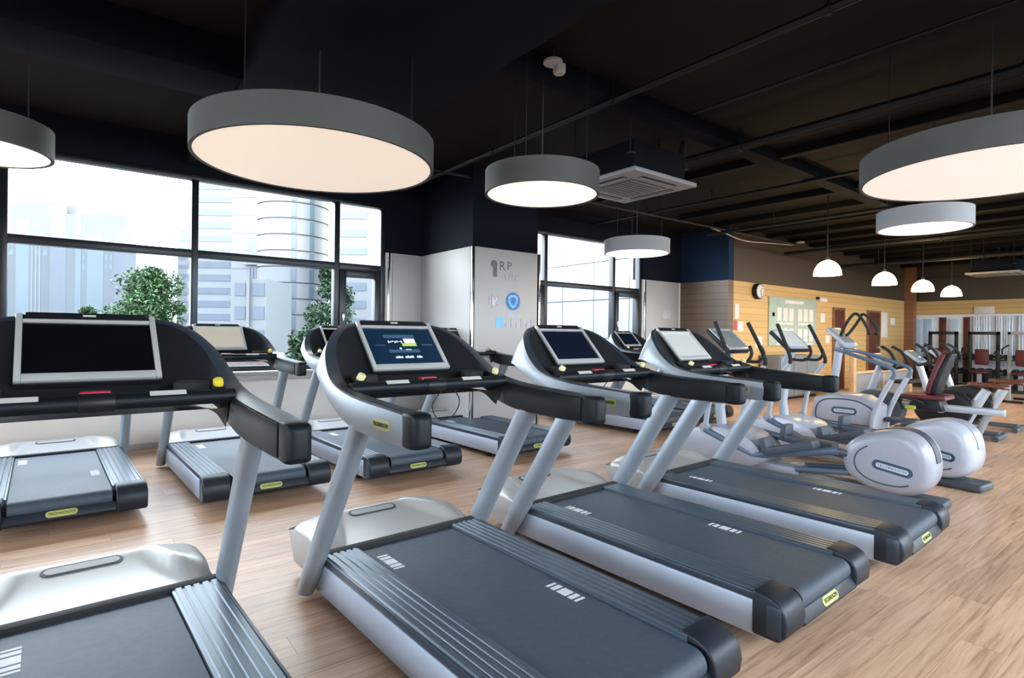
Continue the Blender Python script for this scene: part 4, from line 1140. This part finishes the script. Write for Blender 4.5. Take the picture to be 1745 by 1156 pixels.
for (x, z, w, h_) in ((-.07, 0, .012, .12), (-.02, .0, .014, .20), (.03, .04, .03, .05), (.05, -.03, .025, .06), (.08, .01, .012, .14)):
    on_pier([(-w / 2, -h_ / 2), (w / 2, -h_ / 2), (w / 2, h_ / 2), (-w / 2, h_ / 2)], x, z, 'sign_mid', 'stroke', gm)
plate_xz(MB(), circle(.06, 20), -.003, 0).build('ring', 'sign_pale', gm).location = (.03, 0, 0)
gl = thing('wall_lettering', 'dark grey lettering high on the white pier', 'lettering', (4.60, PF, 2.24))
on_pier([(.055 * math.cos(q) - .15, .05 * math.sin(q) + .055) for q in [2 * PI * k / 20 for k in range(20)]], 0, 0, 'sign_grey', 'letter_bowl', gl)
on_pier([(-.165, -.12), (-.10, -.12), (-.10, .03), (-.165, .03)], 0, 0, 'sign_grey', 'letter_stem', gl, .0035)
for body, x, z, s, m in (('R', -.01, .03, .18, 'sign_grey'), ('P', .11, .04, .16, 'sign_grey'), ('UTC', .16, -.12, .13, 'sign_mid')):
    o = link('lettering', text_mesh(body, s, m, .002), gl); o.location = (x, -.002, z)
pn = thing('paper_notice', 'small grey paper notice on the white panel right of the far window', 'notice', (10.0, YW - .02, 1.82))
MB().rng(-.13, .13, -.006, 0, -.10, .06).build('sheet', 'sticker', pn)
for k in range(4): MB().rng(-.10, .10, -.009, -.006, .03 - k * .03, .04 - k * .03).build('line', 'sign_mid', pn)

# ================================================================== the town outside
GZ = -9.0
gr = struct(MB().rng(-300, 300, YW + 1.5, 420, GZ - .5, GZ).rng(-300, X0 - 1.5, -200, YW + 1.5, GZ - .5, GZ).rng(X0 - 1.5, 300, -200, Y0 - 1.5, GZ - .5, GZ).build('ground_outside', 'ground_out', smooth=False))
def tower(label, pl, pr, ztop, deep, body, parts, name='tower'):
    """a block whose near face runs from pl to pr; parts are built in face coordinates (u across, z up)"""
    pl, pr = V(pl[0], pl[1], 0), V(pr[0], pr[1], 0)
    w = (pr - pl).length; a = math.atan2(pr.y - pl.y, pr.x - pl.x)
    t = thing(name, label, 'building', (pl.x, pl.y, GZ), a)
    MB().rng(0, w, 0, deep, 0, ztop - GZ).build('walls', body, t, smooth=False)
    for nm, m, u0, u1, z0, z1, out in parts:
        MB().rng(u0 * w, u1 * w, -out * (.15 if out > 0 and pl.y > 150 else 1), .02, z0 - GZ, z1 - GZ).build(nm, m, t, smooth=False)
    return t, w
P = [('glass_strip', 'tower_glass', .28, .55, GZ, 32, .15), ('corner_strip', 'tower_glass', .0, .06, GZ, 33, .15)]
for k in range(3): P.append(('fin', 'tower_white', .60 + k * .08, .63 + k * .08, GZ, 26, .4))
for u in (.14, .66, .84):
    for z in range(4): P.append(('window', 'tower_glass', u, u + .09, 22 + z * 2.6, 23.4 + z * 2.6, .08))
P.append(('parapet', 'tower_white', .25, 1.0, 36.8, 39.5, -.4))
tower('hazy pale blue tower with vertical glass strip at the far left', (-16.9, 215.3), (-6.0, 206.8), 36.8, 5, 'tower_pale', P)
P = [('glass_strip', 'tower_lilac', .0, .22, GZ, 36, .2), ('glass_strip', 'tower_glass', .34, .42, GZ, 34, .2), ('glass_strip', 'tower_glass', .50, .72, GZ, 28, .2), ('side_strip', 'tower_lilac', .86, 1.0, GZ, 30, .3)]
for u in (.44, .74, .80):
    for z in range(5): P.append(('window', 'tower_glass', u, u + .035, 18 + z * 2.6, 19.4 + z * 2.6, .1))
P.append(('parapet', 'tower_white', .36, .82, 34.7, 37, -.4))
tw, w = tower('hazy pale twin tower beside the leftmost one, with a small roof mast', (-6.2, 205.9), (10.5, 193), 33.6, 5, 'tower_pale', P)
MB().lathe([(2.0, 0), (2.6, 2), (1.6, 4.2), (.3, 6)], (.5, 6, 34.7 - GZ), 12).build('roof_dome', 'tower_white', tw)
MB().tube([(.5, 6, 40.5 - GZ), (.5, 6, 46 - GZ)], .25, 6).build('roof_mast', 'tower_lilac', tw)
P = []
for k in range(14): P.append(('window_band', 'tower_lilac', .05, .95, GZ + 3 + k * 3.2, GZ + 4.4 + k * 3.2, .1))
tower('faint distant tower just left of the window mullion', (28.0, 231.0), (36.5, 225.0), 38, 10, 'tower_white', P)
P = []
for k in range(19): P.append(('window_band', 'tower_band', .0, 1.0, GZ + 2 + k * 2.55, GZ + 3.25 + k * 2.55, .12))
tower('office tower striped with dark horizontal window bands', (17.0, 125.8), (26.2, 118.7), 41, 12, 'tower_grey', P)
P = []
for k in range(5): P += [('window', 'tower_band', .12, .42, GZ + 3 + k * 2.9, GZ + 4.6 + k * 2.9, .08), ('window', 'tower_band', .62, .95, GZ + 3 + k * 2.9, GZ + 4.6 + k * 2.9, .08)]
P.append(('pilaster', 'tower_white', .48, .56, GZ, 7.7, .4))
tower('low white block with paired windows in front of the striped tower', (15.1, 76.8), (18.6, 74.1), 7.7, 8, 'tower_white', P)
# curved tower of stacked storeys
ct = thing('round_tower', 'cream curved tower of stacked storeys with a dark vertical window strip', 'building', (28.6, 97.5, GZ), 0)
ang = math.atan2(-92.0, -27.0)
st = MB().lathe([(5.6, .10), (5.72, .14), (5.72, 2.42), (5.6, 2.46)], (0, 0, 0), 48).mesh('storey', 'tower_white', angle=30)
for k in range(18):
    o = link('storey', st, ct); o.location = (0, 0, k * 2.56)
MB().lathe([(5.5, 0), (5.5, 46)], (0, 0, 0), 48).build('core', 'tower_joint', ct)
for da, nm in ((.02, 'window'), (.52, 'window')):
    for k in range(18):
        q = ang + da
        o = MB().box((5.68 * math.cos(q), 5.68 * math.sin(q), 1.3), (.3, .75, 2.0), Matrix.Rotation(q, 3, 'Z')).build(nm, 'tower_band' if da < .1 else 'tower_glass', ct, smooth=False)
        o.location = (0, 0, k * 2.56)
# flat wing left of the curved tower
P = [('recess', 'tower_band', .42, .95, 12.5, 16.5, .1), ('ledge', 'tower_white', .36, 1.0, 11.9, 12.5, .6), ('louvre_field', 'tower_lilac', .45, .92, GZ + 5, 11.5, .1)]
for k in range(6): P.append(('louvre', 'tower_grey', .47 + k * .075, .485 + k * .075, GZ + 5, 11.5, .25))
for k in range(16): P.append(('joint', 'tower_joint', 0, 1, GZ + k * 2.9, GZ + k * 2.9 + .12, .06))
for k in range(5): P.append(('window', 'tower_glass', .78, .96, 18 + k * 4, 20 + k * 4, .08))
tower('flat pale wing joining the curved tower on its left', (19.8, 100.5), (24.8, 96.0), 42, 12, 'tower_white', P)
P = []
for k in range(16): P.append(('window_band', 'tower_band', .02, .40, GZ + 3 + k * 2.7, GZ + 4.2 + k * 2.7, .1))
for k in range(12): P.append(('window', 'tower_glass', .55, .70, GZ + 3 + k * 3.6, GZ + 5 + k * 3.6, .1))
tower('pale office block with blue window bands seen through the narrow casement', (31.2, 83.4), (39.5, 77.0), 33, 10, 'tower_white', P)
# low brick buildings at street level
tower('low brick building at street level below the curved tower', (9.5, 60), (16.5, 55), -1.0, 6, 'brick_out', [('window', 'tower_band', .2, .3, -4, -2.6, .05), ('window', 'tower_band', .5, .6, -4, -2.6, .05), ('cornice', 'tower_white', 0, 1, -1.4, -1.0, .2)])
tower('low pale building at street level below the twin towers', (-9, 92), (7, 84), -1.5, 8, 'tower_pale', [('window', 'tower_band', .2, .3, -5, -3, .05), ('window', 'tower_band', .5, .6, -5, -3, .05), ('window', 'tower_band', .75, .85, -5, -3, .05)])
# panel facade outside the far window
fc = thing('panel_facade', 'large pale panel-clad building outside the far window', 'building', (22.0, 9.0, GZ), 0)
MB().rng(.05, 8, 0, 17.2, 0, 15.5 - GZ).build('walls', 'tower_joint', fc, smooth=False)
pm = MB().rng(-.03, .05, .025, 2.43, .025, 2.005).mesh('cladding_panel', 'facade_white', smooth=False)
for r in range(12):
    for c_ in range(7):
        o = link('cladding_panel', pm, fc); o.location = (0, c_ * 2.457, r * 2.03)

# trees
def tree(label, x, y, top, spread, hgt, m, n, seed, name='tree'):
    rnd = random.Random(seed)
    t = thing(name, label, 'tree', (x, y, GZ))
    H = top - GZ
    MB().tube([(0, 0, 0), (.1, 0, H * .5), (.05, .1, H * .85)], [.16, .11, .04], 8).build('trunk', 'bark', t)
    clumps = []
    for k in range(60):
        f = rnd.random() ** 1.15; zz = H - hgt * (1 - f) * .95 - .15
        rad = spread * (1 - f) ** .7 * (.35 + .65 * rnd.random()); q = rnd.random() * 2 * PI
        clumps.append((rad * math.cos(q), rad * math.sin(q), zz, spread * (.18 + .22 * rnd.random())))
    clumps.append((0, 0, H - .25, spread * .2))
    for k in range(0, 14):
        c = clumps[k]; MB().tube([(0, 0, c[2] - .5), (c[0] * .5, c[1] * .5, c[2] - .2), (c[0], c[1], c[2])], [.05, .035, .012], 6).build('branch', 'bark', t)
    vs, fs = [], []
    for k in range(n):
        c = clumps[rnd.randrange(len(clumps))]
        while True:
            d = V(rnd.uniform(-1, 1), rnd.uniform(-1, 1), rnd.uniform(-1, 1))
            if d.length <= 1: break
        p = V(c[0], c[1], c[2]) + V(d.x, d.y, d.z * .75) * c[3]
        a = V(rnd.uniform(-1, 1), rnd.uniform(-1, 1), rnd.uniform(-.9, .3)).normalized(); b = a.cross(V(rnd.uniform(-1, 1), rnd.uniform(-1, 1), 1)).normalized()
        L = rnd.uniform(.12, .24); W = L * .42; o = len(vs)
        vs += [p - a * L * .5, p + b * W * .5, p + a * L * .5, p - b * W * .5]; fs.append((o, o + 1, o + 2, o + 3))
    MB().add(vs, fs).build('foliage', m, t, smooth=False)
tree('bright green leafy tree outside the left window', 2.75, 30.7, 4.15, 2.5, 5.2, 'leaf_bright', 26000, 3)
tree('small green tree low beside the bright leafy one', .4, 33.6, 2.35, 1.1, 2.6, 'leaf_bright', 6000, 11)
tree('dark green tree outside the narrow casement', 7.9, 21.8, 4.0, 1.35, 4.6, 'leaf_dark', 16000, 5)
tree('dull green low tree below the dark one', 5.75, 18.4, 1.45, 1.0, 2.6, 'leaf_dark', 9000, 9)
